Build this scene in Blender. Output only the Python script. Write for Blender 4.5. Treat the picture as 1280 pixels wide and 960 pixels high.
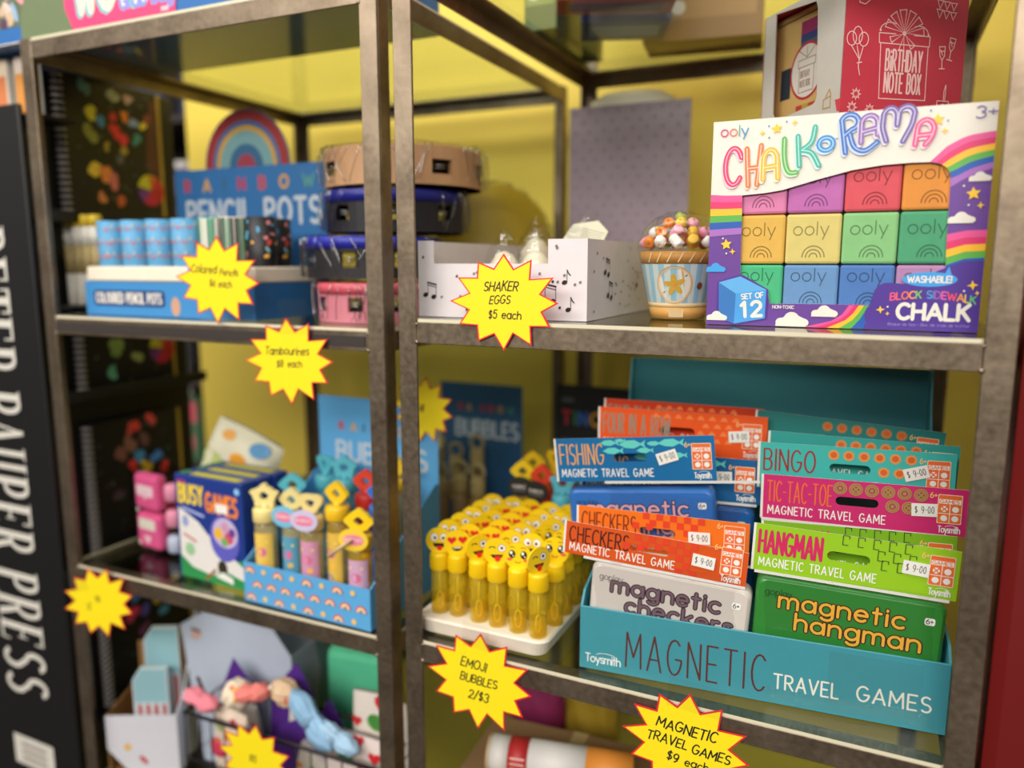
import bpy, bmesh, math, random
from mathutils import Vector, Matrix

for o in list(bpy.data.objects):
    bpy.data.objects.remove(o)
SC = bpy.context.scene
COL = SC.collection
PI = math.pi
random.seed(4)

# ------------------------------------------------------------- camera, light, exposure
cam_data = bpy.data.cameras.new('camera')
cam = bpy.data.objects.new('camera', cam_data); COL.objects.link(cam)
cam.location = (0.4317, -0.6492, 1.3514)
cam.rotation_euler = (math.radians(81.126), math.radians(-0.05), math.radians(25.205))
cam_data.sensor_width = 36.0
cam_data.lens = 958.25 * 36.0 / 1280.0
cam_data.clip_start = 0.02
cam_data.dof.use_dof = True
cam_data.dof.focus_distance = 0.68
cam_data.dof.aperture_fstop = 2.0
SC.camera = cam

SC.view_settings.view_transform = 'Standard'
SC.view_settings.look = 'None'
SC.view_settings.gamma = 1.0
SC.view_settings.use_curve_mapping = False
SC.view_settings.exposure = -0.16

world = bpy.data.worlds.new('shop_ambience'); SC.world = world
world.use_nodes = True
WB = world.node_tree.nodes['Background']
_nt = world.node_tree
_tc = _nt.nodes.new('ShaderNodeTexCoord'); _sx = _nt.nodes.new('ShaderNodeSeparateXYZ'); _rp = _nt.nodes.new('ShaderNodeValToRGB'); _mr = _nt.nodes.new('ShaderNodeMapRange')
_mr.inputs[1].default_value = -1.0
_nt.links.new(_tc.outputs['Generated'], _sx.inputs[0]); _nt.links.new(_sx.outputs[2], _mr.inputs[0]); _nt.links.new(_mr.outputs[0], _rp.inputs[0]); _nt.links.new(_rp.outputs[0], WB.inputs[0])
_rp.color_ramp.elements[0].position = 0.30; _rp.color_ramp.elements[0].color = (.05, .042, .036, 1)
_rp.color_ramp.elements[1].position = 0.78; _rp.color_ramp.elements[1].color = (1.0, .94, .86, 1)
_e = _rp.color_ramp.elements.new(0.5); _e.color = (.30, .27, .24, 1)
WB.inputs[1].default_value = 0.62

def area_light(name, loc, target, sx, sy, power, col=(1.0, 0.95, 0.88)):
    ld = bpy.data.lights.new(name, 'AREA'); ld.shape = 'RECTANGLE'
    ld.size = sx; ld.size_y = sy; ld.energy = power; ld.color = col
    o = bpy.data.objects.new(name, ld); COL.objects.link(o)
    o.location = loc
    o.rotation_euler = (Vector(target) - Vector(loc)).to_track_quat('-Z', 'Y').to_euler()
    return o
area_light('unseen_shop_light', (0.10, -0.55, 2.75), (0.10, -0.40, 0), 1.8, 0.35, 12)
area_light('unseen_shop_light', (-1.10, -0.80, 2.75), (-1.10, -0.5, 0), 1.2, 0.35, 17)  # added at the left to brighten the book rack
area_light('unseen_shop_light', (-0.35, 0.20, 2.75), (-0.35, 0.30, 0), 2.2, 0.25, 9)  # extra unseen lamp that brightens the back wall
area_light('unseen_shop_light', (0.9, -2.9, 2.55), (0.3, -0.2, 1.0), 1.8, 0.7, 62)  # unseen front fill, placed to light the shelf fronts
area_light('unseen_shop_light', (-1.0, -2.9, 2.55), (-0.4, -0.2, 1.0), 1.8, 0.7, 54)  # left half of the added front fill

# ------------------------------------------------------------- materials
def lin(c):
    c = c / 255.0
    return c / 12.92 if c <= 0.04045 else ((c + 0.055) / 1.055) ** 2.4
_MC = {}
def mat(r, g, b, rough=0.5, metal=0.0, noise=0.05, scale=60.0, coat=0.0, bump=0.0):
    key = (r, g, b, rough, metal, noise, scale, coat, bump)
    if key in _MC: return _MC[key]
    m = bpy.data.materials.new('paint_%d_%d_%d' % (r, g, b)); m.use_nodes = True
    nt = m.node_tree; p = nt.nodes['Principled BSDF']
    tc = nt.nodes.new('ShaderNodeTexCoord')
    nz = nt.nodes.new('ShaderNodeTexNoise'); nz.inputs['Scale'].default_value = scale
    nz.inputs['Detail'].default_value = 3
    nt.links.new(tc.outputs['Object'], nz.inputs['Vector'])
    mr = nt.nodes.new('ShaderNodeMapRange')
    mr.inputs[3].default_value = 1 - noise; mr.inputs[4].default_value = 1 + noise
    nt.links.new(nz.outputs[0], mr.inputs[0])
    mx = nt.nodes.new('ShaderNodeVectorMath'); mx.operation = 'SCALE'
    mx.inputs[0].default_value = (lin(r), lin(g), lin(b))
    nt.links.new(mr.outputs[0], mx.inputs['Scale'])
    nt.links.new(mx.outputs[0], p.inputs['Base Color'])
    p.inputs['Roughness'].default_value = rough
    p.inputs['Metallic'].default_value = metal
    p.inputs['Coat Weight'].default_value = coat
    if bump:
        bp = nt.nodes.new('ShaderNodeBump'); bp.inputs['Strength'].default_value = bump
        bp.inputs['Distance'].default_value = 0.002
        nt.links.new(nz.outputs[0], bp.inputs['Height']); nt.links.new(bp.outputs[0], p.inputs['Normal'])
    _MC[key] = m
    return m

def thin_clear(name, tint, rough=0.03, base=0.02, ior=1.45, bump=0.0, scale=40.0):
    m = bpy.data.materials.new(name); m.use_nodes = True
    nt = m.node_tree; nt.nodes.clear()
    out = nt.nodes.new('ShaderNodeOutputMaterial')
    tr = nt.nodes.new('ShaderNodeBsdfTransparent'); tr.inputs[0].default_value = (*tint, 1)
    gl = nt.nodes.new('ShaderNodeBsdfGlossy'); gl.inputs['Roughness'].default_value = rough
    fr = nt.nodes.new('ShaderNodeFresnel'); fr.inputs[0].default_value = ior
    ad = nt.nodes.new('ShaderNodeMath'); ad.operation = 'ADD'; ad.inputs[1].default_value = base; ad.use_clamp = True
    mx = nt.nodes.new('ShaderNodeMixShader')
    ge = nt.nodes.new('ShaderNodeNewGeometry')
    sb = nt.nodes.new('ShaderNodeMath'); sb.operation = 'SUBTRACT'; sb.inputs[0].default_value = 1.0
    mu = nt.nodes.new('ShaderNodeMath'); mu.operation = 'MULTIPLY'
    nt.links.new(ge.outputs['Backfacing'], sb.inputs[1])
    nt.links.new(fr.outputs[0], ad.inputs[0]); nt.links.new(ad.outputs[0], mu.inputs[0]); nt.links.new(sb.outputs[0], mu.inputs[1])
    nt.links.new(mu.outputs[0], mx.inputs[0])
    nt.links.new(tr.outputs[0], mx.inputs[1]); nt.links.new(gl.outputs[0], mx.inputs[2])
    if bump:
        tc = nt.nodes.new('ShaderNodeTexCoord')
        nz = nt.nodes.new('ShaderNodeTexNoise'); nz.inputs['Scale'].default_value = scale; nz.inputs['Detail'].default_value = 4
        nt.links.new(tc.outputs['Object'], nz.inputs['Vector'])
        bp = nt.nodes.new('ShaderNodeBump'); bp.inputs['Strength'].default_value = bump; bp.inputs['Distance'].default_value = 0.004
        nt.links.new(nz.outputs[0], bp.inputs['Height'])
        nt.links.new(bp.outputs[0], gl.inputs['Normal']); nt.links.new(bp.outputs[0], fr.inputs['Normal'])
    nt.links.new(mx.outputs[0], out.inputs[0])
    return m
GLASS = thin_clear('shelf_glass', (0.90, 0.94, 0.90), 0.01, 0.0, 1.5)
BAG = thin_clear('clear_bag_film', (0.96, 0.96, 0.96), 0.07, 0.035, 1.45, 1.0, 38)
CLEAR = thin_clear('clear_plastic', (0.93, 0.93, 0.92), 0.05, 0.01, 1.4)
def tinted_clear(name, tint, dif, fac, rough=.06):
    m = thin_clear(name, tint, rough, 0.01, 1.4); nt = m.node_tree
    out = [n for n in nt.nodes if n.type == 'OUTPUT_MATERIAL'][0]; prev = out.inputs[0].links[0].from_socket
    d = nt.nodes.new('ShaderNodeBsdfPrincipled'); d.inputs['Base Color'].default_value = (*dif, 1); d.inputs['Roughness'].default_value = .3
    mx = nt.nodes.new('ShaderNodeMixShader'); mx.inputs[0].default_value = fac
    nt.links.new(prev, mx.inputs[1]); nt.links.new(d.outputs[0], mx.inputs[2]); nt.links.new(mx.outputs[0], out.inputs[0])
    return m
YCLEAR = tinted_clear('yellow_clear_plastic', (1.0, 0.97, 0.58), (.98, .72, .04), .24)
TEALFILM = thin_clear('teal_film', (0.62, 0.86, 0.78), 0.2, 0.05, 1.4, 0.7, 30)
TAPE = thin_clear('clear_tape', (0.97, 0.97, 0.96), 0.22, 0.03, 1.35)

def streaky_metal(name, a, b, rough=0.42, metal=0.75):
    m = bpy.data.materials.new(name); m.use_nodes = True
    nt = m.node_tree; p = nt.nodes['Principled BSDF']
    tc = nt.nodes.new('ShaderNodeTexCoord')
    n1 = nt.nodes.new('ShaderNodeTexNoise'); n1.inputs['Scale'].default_value = 18; n1.inputs['Detail'].default_value = 6
    n2 = nt.nodes.new('ShaderNodeTexNoise'); n2.inputs['Scale'].default_value = 160; n2.inputs['Detail'].default_value = 3
    nt.links.new(tc.outputs['Object'], n1.inputs['Vector']); nt.links.new(tc.outputs['Object'], n2.inputs['Vector'])
    mxv = nt.nodes.new('ShaderNodeMath'); mxv.operation = 'MULTIPLY_ADD'; mxv.inputs[1].default_value = 0.45
    nt.links.new(n2.outputs[0], mxv.inputs[0]); nt.links.new(n1.outputs[0], mxv.inputs[2])
    rp = nt.nodes.new('ShaderNodeValToRGB')
    rp.color_ramp.elements[0].position = 0.45; rp.color_ramp.elements[0].color = (*[lin(c) for c in a], 1)
    rp.color_ramp.elements[1].position = 0.95; rp.color_ramp.elements[1].color = (*[lin(c) for c in b], 1)
    nt.links.new(mxv.outputs[0], rp.inputs[0]); nt.links.new(rp.outputs[0], p.inputs['Base Color'])
    mr = nt.nodes.new('ShaderNodeMapRange'); mr.inputs[3].default_value = rough - 0.08; mr.inputs[4].default_value = rough + 0.12
    nt.links.new(n2.outputs[0], mr.inputs[0]); nt.links.new(mr.outputs[0], p.inputs['Roughness'])
    p.inputs['Metallic'].default_value = metal
    bp = nt.nodes.new('ShaderNodeBump'); bp.inputs['Strength'].default_value = 0.12; bp.inputs['Distance'].default_value = 0.001
    nt.links.new(n2.outputs[0], bp.inputs['Height']); nt.links.new(bp.outputs[0], p.inputs['Normal'])
    return m
STEEL = streaky_metal('raw_steel', (112, 98, 83), (158, 142, 122), .40, .9)

WHITE = mat(234, 228, 216); BLACK = mat(18, 17, 18); INK = mat(25, 22, 20, 0.6)
CREAM = mat(240, 230, 212)

# ------------------------------------------------------------- mesh builder
class MB:
    def __init__(s):
        s.v = []; s.f = []; s.mi = []; s.sm = []; s.mats = []
    def idx(s, m):
        if m not in s.mats: s.mats.append(m)
        return s.mats.index(m)
    def add(s, vs, fs, m, smooth=False):
        b = len(s.v); i = s.idx(m)
        s.v += [tuple(v) for v in vs]
        for f in fs:
            s.f.append([b + k for k in f]); s.mi.append(i); s.sm.append(smooth)
    def frombm(s, bm, m, M=None, smooth=False):
        bm.verts.index_update()
        vs = [(M @ v.co if M else v.co) for v in bm.verts]
        s.add(vs, [[v.index for v in f.verts] for f in bm.faces], m, smooth)
        bm.free()
    def box(s, x0, x1, y0, y1, z0, z1, m, bev=0.0, M=None, seg=1):
        bm = bmesh.new(); bmesh.ops.create_cube(bm, size=1.0)
        bmesh.ops.scale(bm, vec=(x1 - x0, y1 - y0, z1 - z0), verts=bm.verts)
        if bev: bmesh.ops.bevel(bm, geom=list(bm.edges), offset=bev, segments=seg, affect='EDGES', profile=0.5)
        bmesh.ops.translate(bm, vec=((x0 + x1) / 2, (y0 + y1) / 2, (z0 + z1) / 2), verts=bm.verts)
        s.frombm(bm, m, M, smooth=False)
    def lathe(s, prof, m, c=(0, 0, 0), n=24, M=None, smooth=True, sx=1, sy=1):
        vs = []; fs = []; T = M or Matrix()
        for r, z in prof:
            for k in range(n):
                a = 2 * PI * k / n
                vs.append(T @ Vector((c[0] + r * sx * math.cos(a), c[1] + r * sy * math.sin(a), c[2] + z)))
        for j in range(len(prof) - 1):
            for k in range(n):
                k2 = (k + 1) % n
                fs.append([j * n + k, j * n + k2, (j + 1) * n + k2, (j + 1) * n + k])
        if prof[0][0] > 1e-6: fs.append(list(range(n))[::-1])
        if prof[-1][0] > 1e-6: fs.append([(len(prof) - 1) * n + k for k in range(n)])
        s.add(vs, fs, m, smooth)
    def sphere(s, c, r, m, n=12, sz=1.0, M=None, sx=1, sy=1):
        k = max(4, n // 2)
        s.lathe([(max(1e-5, r * math.sin(PI * i / k)), -r * sz * math.cos(PI * i / k)) for i in range(k + 1)], m, c, n, M, True, sx, sy)
    def tube(s, path, r, m, n=8, closed=False, r2=None):
        P = [Vector(p) for p in path]; N = len(P); vs = []; fs = []
        up = Vector((0, 0, 1)); prev = None
        for i in range(N):
            a = P[i - 1] if (i > 0 or closed) else P[i]
            b = P[(i + 1) % N] if (i < N - 1 or closed) else P[i]
            t = (b - a).normalized()
            if prev is None:
                u = t.cross(up)
                if u.length < 1e-3: u = t.cross(Vector((1, 0, 0)))
                u.normalize()
            else:
                u = prev - t * prev.dot(t)
                if u.length < 1e-4: u = t.cross(up)
                u.normalize()
            prev = u; w = t.cross(u)
            rr = r if r2 is None else r + (r2 - r) * i / max(1, N - 1)
            for k in range(n):
                an = 2 * PI * k / n
                vs.append(P[i] + u * rr * math.cos(an) + w * rr * math.sin(an))
        L = N if closed else N - 1
        for i in range(L):
            j = (i + 1) % N
            for k in range(n):
                k2 = (k + 1) % n
                fs.append([i * n + k, i * n + k2, j * n + k2, j * n + k])
        if not closed:
            fs.append(list(range(n))[::-1]); fs.append([(N - 1) * n + k for k in range(n)])
        s.add(vs, fs, m, True)
    def prism(s, pts, h0, h1, fn, m, msid=None):
        """closed 2-D outline pts extruded between h0 and h1; fn(u,v,h)->point"""
        n = len(pts)
        a = [fn(u, v, h0) for u, v in pts]; b = [fn(u, v, h1) for u, v in pts]
        s.add(a + b, [list(range(n))[::-1], [n + k for k in range(n)]], m)
        s.add(a + b, [[k, (k + 1) % n, n + (k + 1) % n, n + k] for k in range(n)], msid or m)
    def build(s, name, parent=None, M=None):
        me = bpy.data.meshes.new(name)
        me.from_pydata(s.v, [], s.f)
        for m in s.mats: me.materials.append(m)
        me.polygons.foreach_set('material_index', s.mi)
        me.polygons.foreach_set('use_smooth', s.sm)
        me.validate(); me.update()
        o = bpy.data.objects.new(name, me); COL.objects.link(o)
        if parent: o.parent = parent
        if M is not None: o.matrix_local = M
        return o

def empty(name, loc=(0, 0, 0), yaw=0.0, label=None, cat=None, group=None, rot=None):
    o = bpy.data.objects.new(name, None); COL.objects.link(o)
    o.location = loc; o.rotation_euler = rot if rot else (0, 0, math.radians(yaw))
    o.empty_display_size = 0.02
    if label: tag(o, label, cat, group)
    return o
def tag(o, label, cat, group=None, kind=None):
    o['label'] = label; o['category'] = cat
    if group: o['group'] = group
    if kind: o['kind'] = kind
    return o
def place(o, loc, yaw=0.0):
    o.location = loc; o.rotation_euler = (0, 0, math.radians(yaw)); return o
def copy_thing(o, loc, yaw, label):
    c = o.copy(); COL.objects.link(c); c.location = loc; c.rotation_euler = (0, 0, math.radians(yaw)); c['label'] = label
    for ch in list(o.children):
        d = ch.copy(); COL.objects.link(d); d.parent = c
        for g in list(ch.children):
            e = g.copy(); COL.objects.link(e); e.parent = d
    return c

# ------------------------------------------------------------- lettering drawn with strokes
def ar(cx, cy, rx, ry, a0, a1, n=None):
    n = n or max(4, int(abs(a1 - a0) / 22))
    return [(cx + rx * math.cos(math.radians(a0 + (a1 - a0) * i / n)), cy + ry * math.sin(math.radians(a0 + (a1 - a0) * i / n))) for i in range(n + 1)]
GL = {
 ' ': (.35, []), 'A': (.7, [[(0, 0), (.35, 1), (.7, 0)], [(.12, .33), (.58, .33)]]),
 'B': (.58, [[(0, 0), (0, 1), (.3, 1)] + ar(.3, .76, .24, .24, 90, -90) + [(0, .52)], [(.3, .52)] + ar(.3, .26, .28, .26, 90, -90) + [(0, 0)]]),
 'C': (.62, [ar(.36, .5, .36, .5, 48, 312)]), 'D': (.64, [[(0, 0), (0, 1), (.2, 1)] + ar(.2, .5, .44, .5, 90, -90) + [(0, 0)]]),
 'E': (.5, [[(.5, 1), (0, 1), (0, 0), (.5, 0)], [(0, .5), (.42, .5)]]), 'F': (.5, [[(.5, 1), (0, 1), (0, 0)], [(0, .5), (.42, .5)]]),
 'G': (.7, [ar(.36, .5, .36, .5, 48, 345) + [(.7, .45), (.42, .45)]]), 'H': (.6, [[(0, 0), (0, 1)], [(.6, 0), (.6, 1)], [(0, .52), (.6, .52)]]),
 'I': (.06, [[(.03, 0), (.03, 1)]]), 'i': (.06, [[(.03, 0), (.03, .66)], [(.03, .88), (.03, .93)]]), 'J': (.4, [[(.4, 1), (.4, .25)] + ar(.2, .22, .2, .22, 0, -170)]),
 'K': (.56, [[(0, 0), (0, 1)], [(.54, 1), (.03, .45)], [(.18, .6), (.56, 0)]]), 'L': (.46, [[(0, 1), (0, 0), (.46, 0)]]),
 'M': (.8, [[(0, 0), (.05, 1), (.4, .3), (.75, 1), (.8, 0)]]), 'N': (.62, [[(0, 0), (0, 1), (.62, 0), (.62, 1)]]),
 'O': (.74, [ar(.37, .5, .37, .5, 90, 450)]), 'P': (.54, [[(0, 0), (0, 1), (.28, 1)] + ar(.28, .74, .26, .26, 90, -90) + [(0, .48)]]),
 'R': (.58, [[(0, 0), (0, 1), (.28, 1)] + ar(.28, .74, .26, .26, 90, -90) + [(0, .48)], [(.24, .48), (.58, 0)]]),
 'S': (.54, [ar(.28, .75, .25, .25, 40, 270) + ar(.28, .25, .27, .25, 90, -140)[1:]]), 'T': (.6, [[(0, 1), (.6, 1)], [(.3, 1), (.3, 0)]]),
 'U': (.6, [[(0, 1), (0, .3)] + ar(.3, .3, .3, .3, 180, 360) + [(.6, 1)]]), 'V': (.64, [[(0, 1), (.32, 0), (.64, 1)]]),
 'W': (.95, [[(0, 1), (.24, 0), (.475, .8), (.71, 0), (.95, 1)]]), 'X': (.58, [[(0, 0), (.58, 1)], [(0, 1), (.58, 0)]]),
 'Y': (.6, [[(0, 1), (.3, .48), (.6, 1)], [(.3, .48), (.3, 0)]]), 'Z': (.56, [[(0, 1), (.56, 1), (0, 0), (.56, 0)]]),
 '0': (.5, [ar(.25, .5, .25, .5, 90, 450)]), '1': (.25, [[(0, .78), (.2, 1), (.2, 0)]]),
 '2': (.54, [ar(.27, .72, .26, .28, 165, -35) + [(0, 0), (.54, 0)]]), '3': (.52, [ar(.25, .76, .25, .24, 150, -80) + ar(.25, .26, .27, .26, 80, -150)]),
 '5': (.52, [[(.48, 1), (.08, 1), (.03, .55)] + ar(.25, .33, .27, .33, 125, -145)]), '6': (.5, [ar(.25, .3, .25, .3, 90, 450), [(.0, .32), (.1, .75), (.35, 1)]]),
 '8': (.5, [ar(.25, .75, .2, .25, 90, 450), ar(.25, .26, .25, .26, 90, 450)]), '9': (.5, [ar(.25, .7, .25, .3, 0, 360), [(.5, .7), (.42, .2), (.2, 0)]]),
 '4': (.55, [[(.4, 0), (.4, 1), (0, .35), (.55, .35)]]), '7': (.5, [[(0, 1), (.5, 1), (.15, 0)]]),
 '$': (.5, [ar(.25, .72, .22, .2, 40, 270) + ar(.25, .3, .24, .22, 90, -140)[1:], [(.25, 1.05), (.25, -.05)]]),
 '-': (.3, [[(0, .48), (.3, .48)]]), '+': (.44, [[(0, .5), (.44, .5)], [(.22, .72), (.22, .28)]]), '/': (.4, [[(0, -.1), (.4, 1.1)]]),
 '!': (.06, [[(.03, 1), (.03, .32)], [(.03, .06), (.03, .02)]]), '.': (.06, [[(.03, .03), (.03, .05)]]),
 'a': (.6, [ar(.29, .33, .29, .33, 0, 360), [(.6, .66), (.6, 0)]]), 'b': (.6, [ar(.31, .33, .29, .33, 0, 360), [(0, 1), (0, 0)]]),
 'c': (.52, [ar(.3, .33, .3, .33, 50, 310)]), 'd': (.6, [ar(.29, .33, .29, .33, 0, 360), [(.6, 1), (.6, 0)]]),
 'e': (.58, [[(.02, .35), (.56, .35)] + ar(.29, .33, .28, .33, 5, 315)]), 'g': (.6, [ar(.29, .33, .29, .33, 0, 360), [(.6, .66), (.6, -.08)] + ar(.32, -.08, .28, .24, 0, -150)]),
 'h': (.54, [[(0, 1), (0, 0)], [(0, .36)] + ar(.27, .38, .27, .28, 180, 0) + [(.54, 0)]]), 'k': (.5, [[(0, 1), (0, 0)], [(.46, .66), (.03, .28)], [(.17, .4), (.5, 0)]]),
 'l': (.06, [[(.03, 1), (.03, 0)]]), 'm': (.9, [[(0, .66), (0, 0)], [(0, .4)] + ar(.225, .42, .225, .24, 180, 0) + [(.45, 0)], [(.45, .4)] + ar(.675, .42, .225, .24, 180, 0) + [(.9, 0)]]),
 'n': (.54, [[(0, .66), (0, 0)], [(0, .36)] + ar(.27, .38, .27, .28, 180, 0) + [(.54, 0)]]), 'o': (.62, [ar(.31, .33, .31, .33, 90, 450)]),
 'p': (.6, [ar(.31, .33, .29, .33, 0, 360), [(0, .66), (0, -.34)]]), 'r': (.34, [[(0, .66), (0, 0)], [(0, .36)] + ar(.24, .38, .24, .28, 180, 70)]),
 's': (.44, [ar(.23, .5, .2, .17, 30, 270) + ar(.23, .165, .21, .165, 90, -150)[1:]]), 't': (.36, [[(.16, .95), (.16, 0)], [(0, .66), (.36, .66)]]),
 'u': (.54, [[(0, .66), (0, .28)] + ar(.27, .28, .27, .28, 180, 360) + [(.54, .66)], [(.54, .3), (.54, 0)]]), 'z': (.46, [[(0, .66), (.46, .66), (0, 0), (.46, 0)]]), 'v': (.5, [[(0, .66), (.25, 0), (.5, .66)]]), 'w': (.8, [[(0, .66), (.2, 0), (.4, .6), (.6, 0), (.8, .66)]]), 'f': (.34, [[(.12, 0), (.12, .8)] + ar(.3, .8, .18, .2, 180, 80), [(0, .66), (.32, .66)]]), '#': (.5, [[(.12, 0), (.2, 1)], [(.34, 0), (.42, 1)], [(0, .35), (.5, .35)], [(.02, .65), (.52, .65)]]), '?': (.5, [ar(.25, .75, .22, .25, 160, -60) + [(.25, .4), (.25, .28)], [(.25, .04), (.25, .02)]]),
 'Q': (.76, [ar(.37, .5, .37, .5, 90, 450), [(.5, .22), (.74, -.05)]]),
 'y': (.56, [[(0, .66), (.28, .02)], [(.56, .66), (.18, -.34)]]),
 'q': (.66, [ar(.29, .33, .29, .33, 0, 360), [(.6, .66), (.6, -.34)]]),
}

class Canvas:
    """draws flat print on a face: o = corner, ux/uy = directions; every drawing is laid a hair above the last"""
    def __init__(s, mb, o=(0, 0, 0), ux=(1, 0, 0), uy=(0, 0, 1), fn=None, lift=0.00015, step=0.000012):
        s.mb = mb; s.l = lift; s.step = step
        o = Vector(o); ux = Vector(ux); uy = Vector(uy); n = ux.cross(uy).normalized()
        s.fn = fn or (lambda u, v, h: o + ux * u + uy * v + n * h)
    def next(s): s.l += s.step
    def poly(s, pts, m):
        s.next(); s.mb.add([s.fn(u, v, s.l) for u, v in pts], [list(range(len(pts)))], m)
    def rect(s, u0, v0, u1, v1, m, n=1):
        if n == 1: return s.poly([(u0, v0), (u1, v0), (u1, v1), (u0, v1)], m)
        s.next()
        for k in range(n):
            a = u0 + (u1 - u0) * k / n; b = u0 + (u1 - u0) * (k + 1) / n
            s.mb.add([s.fn(a, v0, s.l), s.fn(b, v0, s.l), s.fn(b, v1, s.l), s.fn(a, v1, s.l)], [[0, 1, 2, 3]], m)
    def rrect(s, u0, v0, u1, v1, r, m):
        s.poly(ar(u1 - r, v1 - r, r, r, 0, 90, 4) + ar(u0 + r, v1 - r, r, r, 90, 180, 4) + ar(u0 + r, v0 + r, r, r, 180, 270, 4) + ar(u1 - r, v0 + r, r, r, 270, 360, 4), m)
    def ell(s, u, v, ru, rv, m, n=24, rot=0):
        c, sn = math.cos(math.radians(rot)), math.sin(math.radians(rot))
        s.poly([(u + ru * math.cos(2 * PI * k / n) * c - rv * math.sin(2 * PI * k / n) * sn, v + ru * math.cos(2 * PI * k / n) * sn + rv * math.sin(2 * PI * k / n) * c) for k in range(n)], m)
    def star(s, u, v, R, r, n, m, rot=90):
        s.poly([(u + (R if k % 2 == 0 else r) * math.cos(math.radians(rot + 180 * k / n)), v + (R if k % 2 == 0 else r) * math.sin(math.radians(rot + 180 * k / n))) for k in range(2 * n)], m)
    def heart(s, u, v, r, m):
        s.poly([(u + r * .0625 * 16 * math.sin(t) ** 3, v + r * .0625 * (13 * math.cos(t) - 5 * math.cos(2 * t) - 2 * math.cos(3 * t) - math.cos(4 * t))) for t in [2 * PI * k / 24 for k in range(24)]], m)
    def cloud(s, u, v, w, m):
        s.poly([(u - w / 2, v)] + ar(u - w * .33, v + w * .13, w * .17, w * .14, 200, 80, 4) + ar(u - w * .02, v + w * .22, w * .24, w * .24, 160, 30, 6) + ar(u + w * .3, v + w * .13, w * .2, w * .14, 80, -60, 5) + [(u + w / 2, v)], m)
    def stroke(s, pts, w, m, closed=False, cap=True, bump=True):
        if bump: s.next()
        pts = [Vector((p[0], p[1])) for p in pts]
        pts = [p for i, p in enumerate(pts) if i == 0 or (p - pts[i - 1]).length > 1e-7]
        if len(pts) < 2: return
        if len(pts) > 2 and (pts[0] - pts[-1]).length < 1e-7: pts = pts[:-1]; closed = True
        if not closed and len(pts) > 2:          # split at sharp corners so that no segment folds over itself
            for i in range(1, len(pts) - 1):
                if (pts[i] - pts[i - 1]).normalized().dot((pts[i + 1] - pts[i]).normalized()) < .62:
                    s.stroke(pts[:i + 1], w, m, False, cap, False); s.stroke(pts[i:], w, m, False, cap, False); return
        s.l += s.step * .12
        N = len(pts); Lf = []; Rt = []
        for i in range(N):
            a = pts[i - 1] if (i > 0 or closed) else None
            b = pts[(i + 1) % N] if (i < N - 1 or closed) else None
            d1 = (pts[i] - a) if a is not None else (b - pts[i])
            d2 = (b - pts[i]) if b is not None else d1
            if d1.length < 1e-9: d1 = d2
            if d2.length < 1e-9: d2 = d1
            if d1.length < 1e-9: return
            d1 = d1.normalized(); d2 = d2.normalized()
            n1 = Vector((-d1.y, d1.x)); n2 = Vector((-d2.y, d2.x)); nn = n1 + n2
            if nn.length < 0.3: nn = n1
            nn = nn.normalized(); k = min(1.8, 1 / max(0.3, nn.dot(n1)))
            Lf.append(pts[i] + nn * w / 2 * k); Rt.append(pts[i] - nn * w / 2 * k)
        vs = [s.fn(p.x, p.y, s.l) for p in Lf] + [s.fn(p.x, p.y, s.l) for p in Rt]
        fs = [[N + i, N + (i + 1) % N, (i + 1) % N, i] for i in range(N if closed else N - 1)]
        s.mb.add(vs, fs, m)
        if cap and not closed:
            for p in (pts[0], pts[-1]):
                s.mb.add([s.fn(p.x + w / 2 * math.cos(2 * PI * k / 8), p.y + w / 2 * math.sin(2 * PI * k / 8), s.l + s.step * (.04 if p is pts[0] else .08)) for k in range(8)], [list(range(8))], m)
    def text(s, t, u, v, h, m, w=None, sx=1.0, gap=.16, slant=0.0, rot=0.0, fit=None, jitter=0.0, align=0, wave=None):
        """height h, stroke width w, optional total width fit"""
        w = w or h * .13
        tot = sum(GL[c][0] for c in t) + gap * (len(t) - 1)
        if fit: sx = fit / (tot * h)
        u0 = -tot * h * sx * align
        c0, s0 = math.cos(math.radians(rot)), math.sin(math.radians(rot))
        s.next(); x = 0.0
        for ci, c in enumerate(t):
            gw, strokes = GL[c]
            jy = random.uniform(-jitter, jitter) * h; js = 1 + random.uniform(-jitter, jitter)
            mm = m[ci % len(m)] if isinstance(m, (list, tuple)) else m
            for st in strokes:
                q = []
                for (px, py) in st:
                    lx = u0 + (x + px + slant * py) * h * sx; ly = py * h * js + jy
                    if wave: ly += wave((x + px) / max(tot, .01))
                    q.append((u + lx * c0 - ly * s0, v + lx * s0 + ly * c0))
                s.stroke(q, w, mm, bump=False)
            x += gw + gap
        return tot * h * sx
    def rainbow(s, u, v, R, cols, w, n=10, a0=0, a1=180):
        for i, m in enumerate(cols):
            s.stroke(ar(u, v, R - i * w, R - i * w, a0, a1, n), w * 1.02, m, cap=False)

RB5 = [mat(214, 62, 66), mat(240, 232, 214), mat(236, 178, 96), mat(88, 120, 150)]

def fold_film(name, parent, x0, x1, y0, y1, z0, z1, m, seed=0, amp=0.004, n=10):
    """a crinkled clear bag closed round a box volume"""
    rnd = random.Random(seed); mb = MB(); vs = []; fs = []
    bm = bmesh.new(); bmesh.ops.create_cube(bm, size=1.0)
    bmesh.ops.subdivide_edges(bm, edges=list(bm.edges), cuts=n, use_grid_fill=True)
    for v in bm.verts:
        p = v.co.copy()
        v.co = Vector(((x0 + x1) / 2 + p.x * (x1 - x0), (y0 + y1) / 2 + p.y * (y1 - y0), (z0 + z1) / 2 + p.z * (z1 - z0)))
        v.co += Vector((rnd.uniform(-1, 1), rnd.uniform(-1, 1), rnd.uniform(-.3, .3))) * amp
    mb.frombm(bm, m, None, False)
    return mb.build(name, parent)

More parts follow.
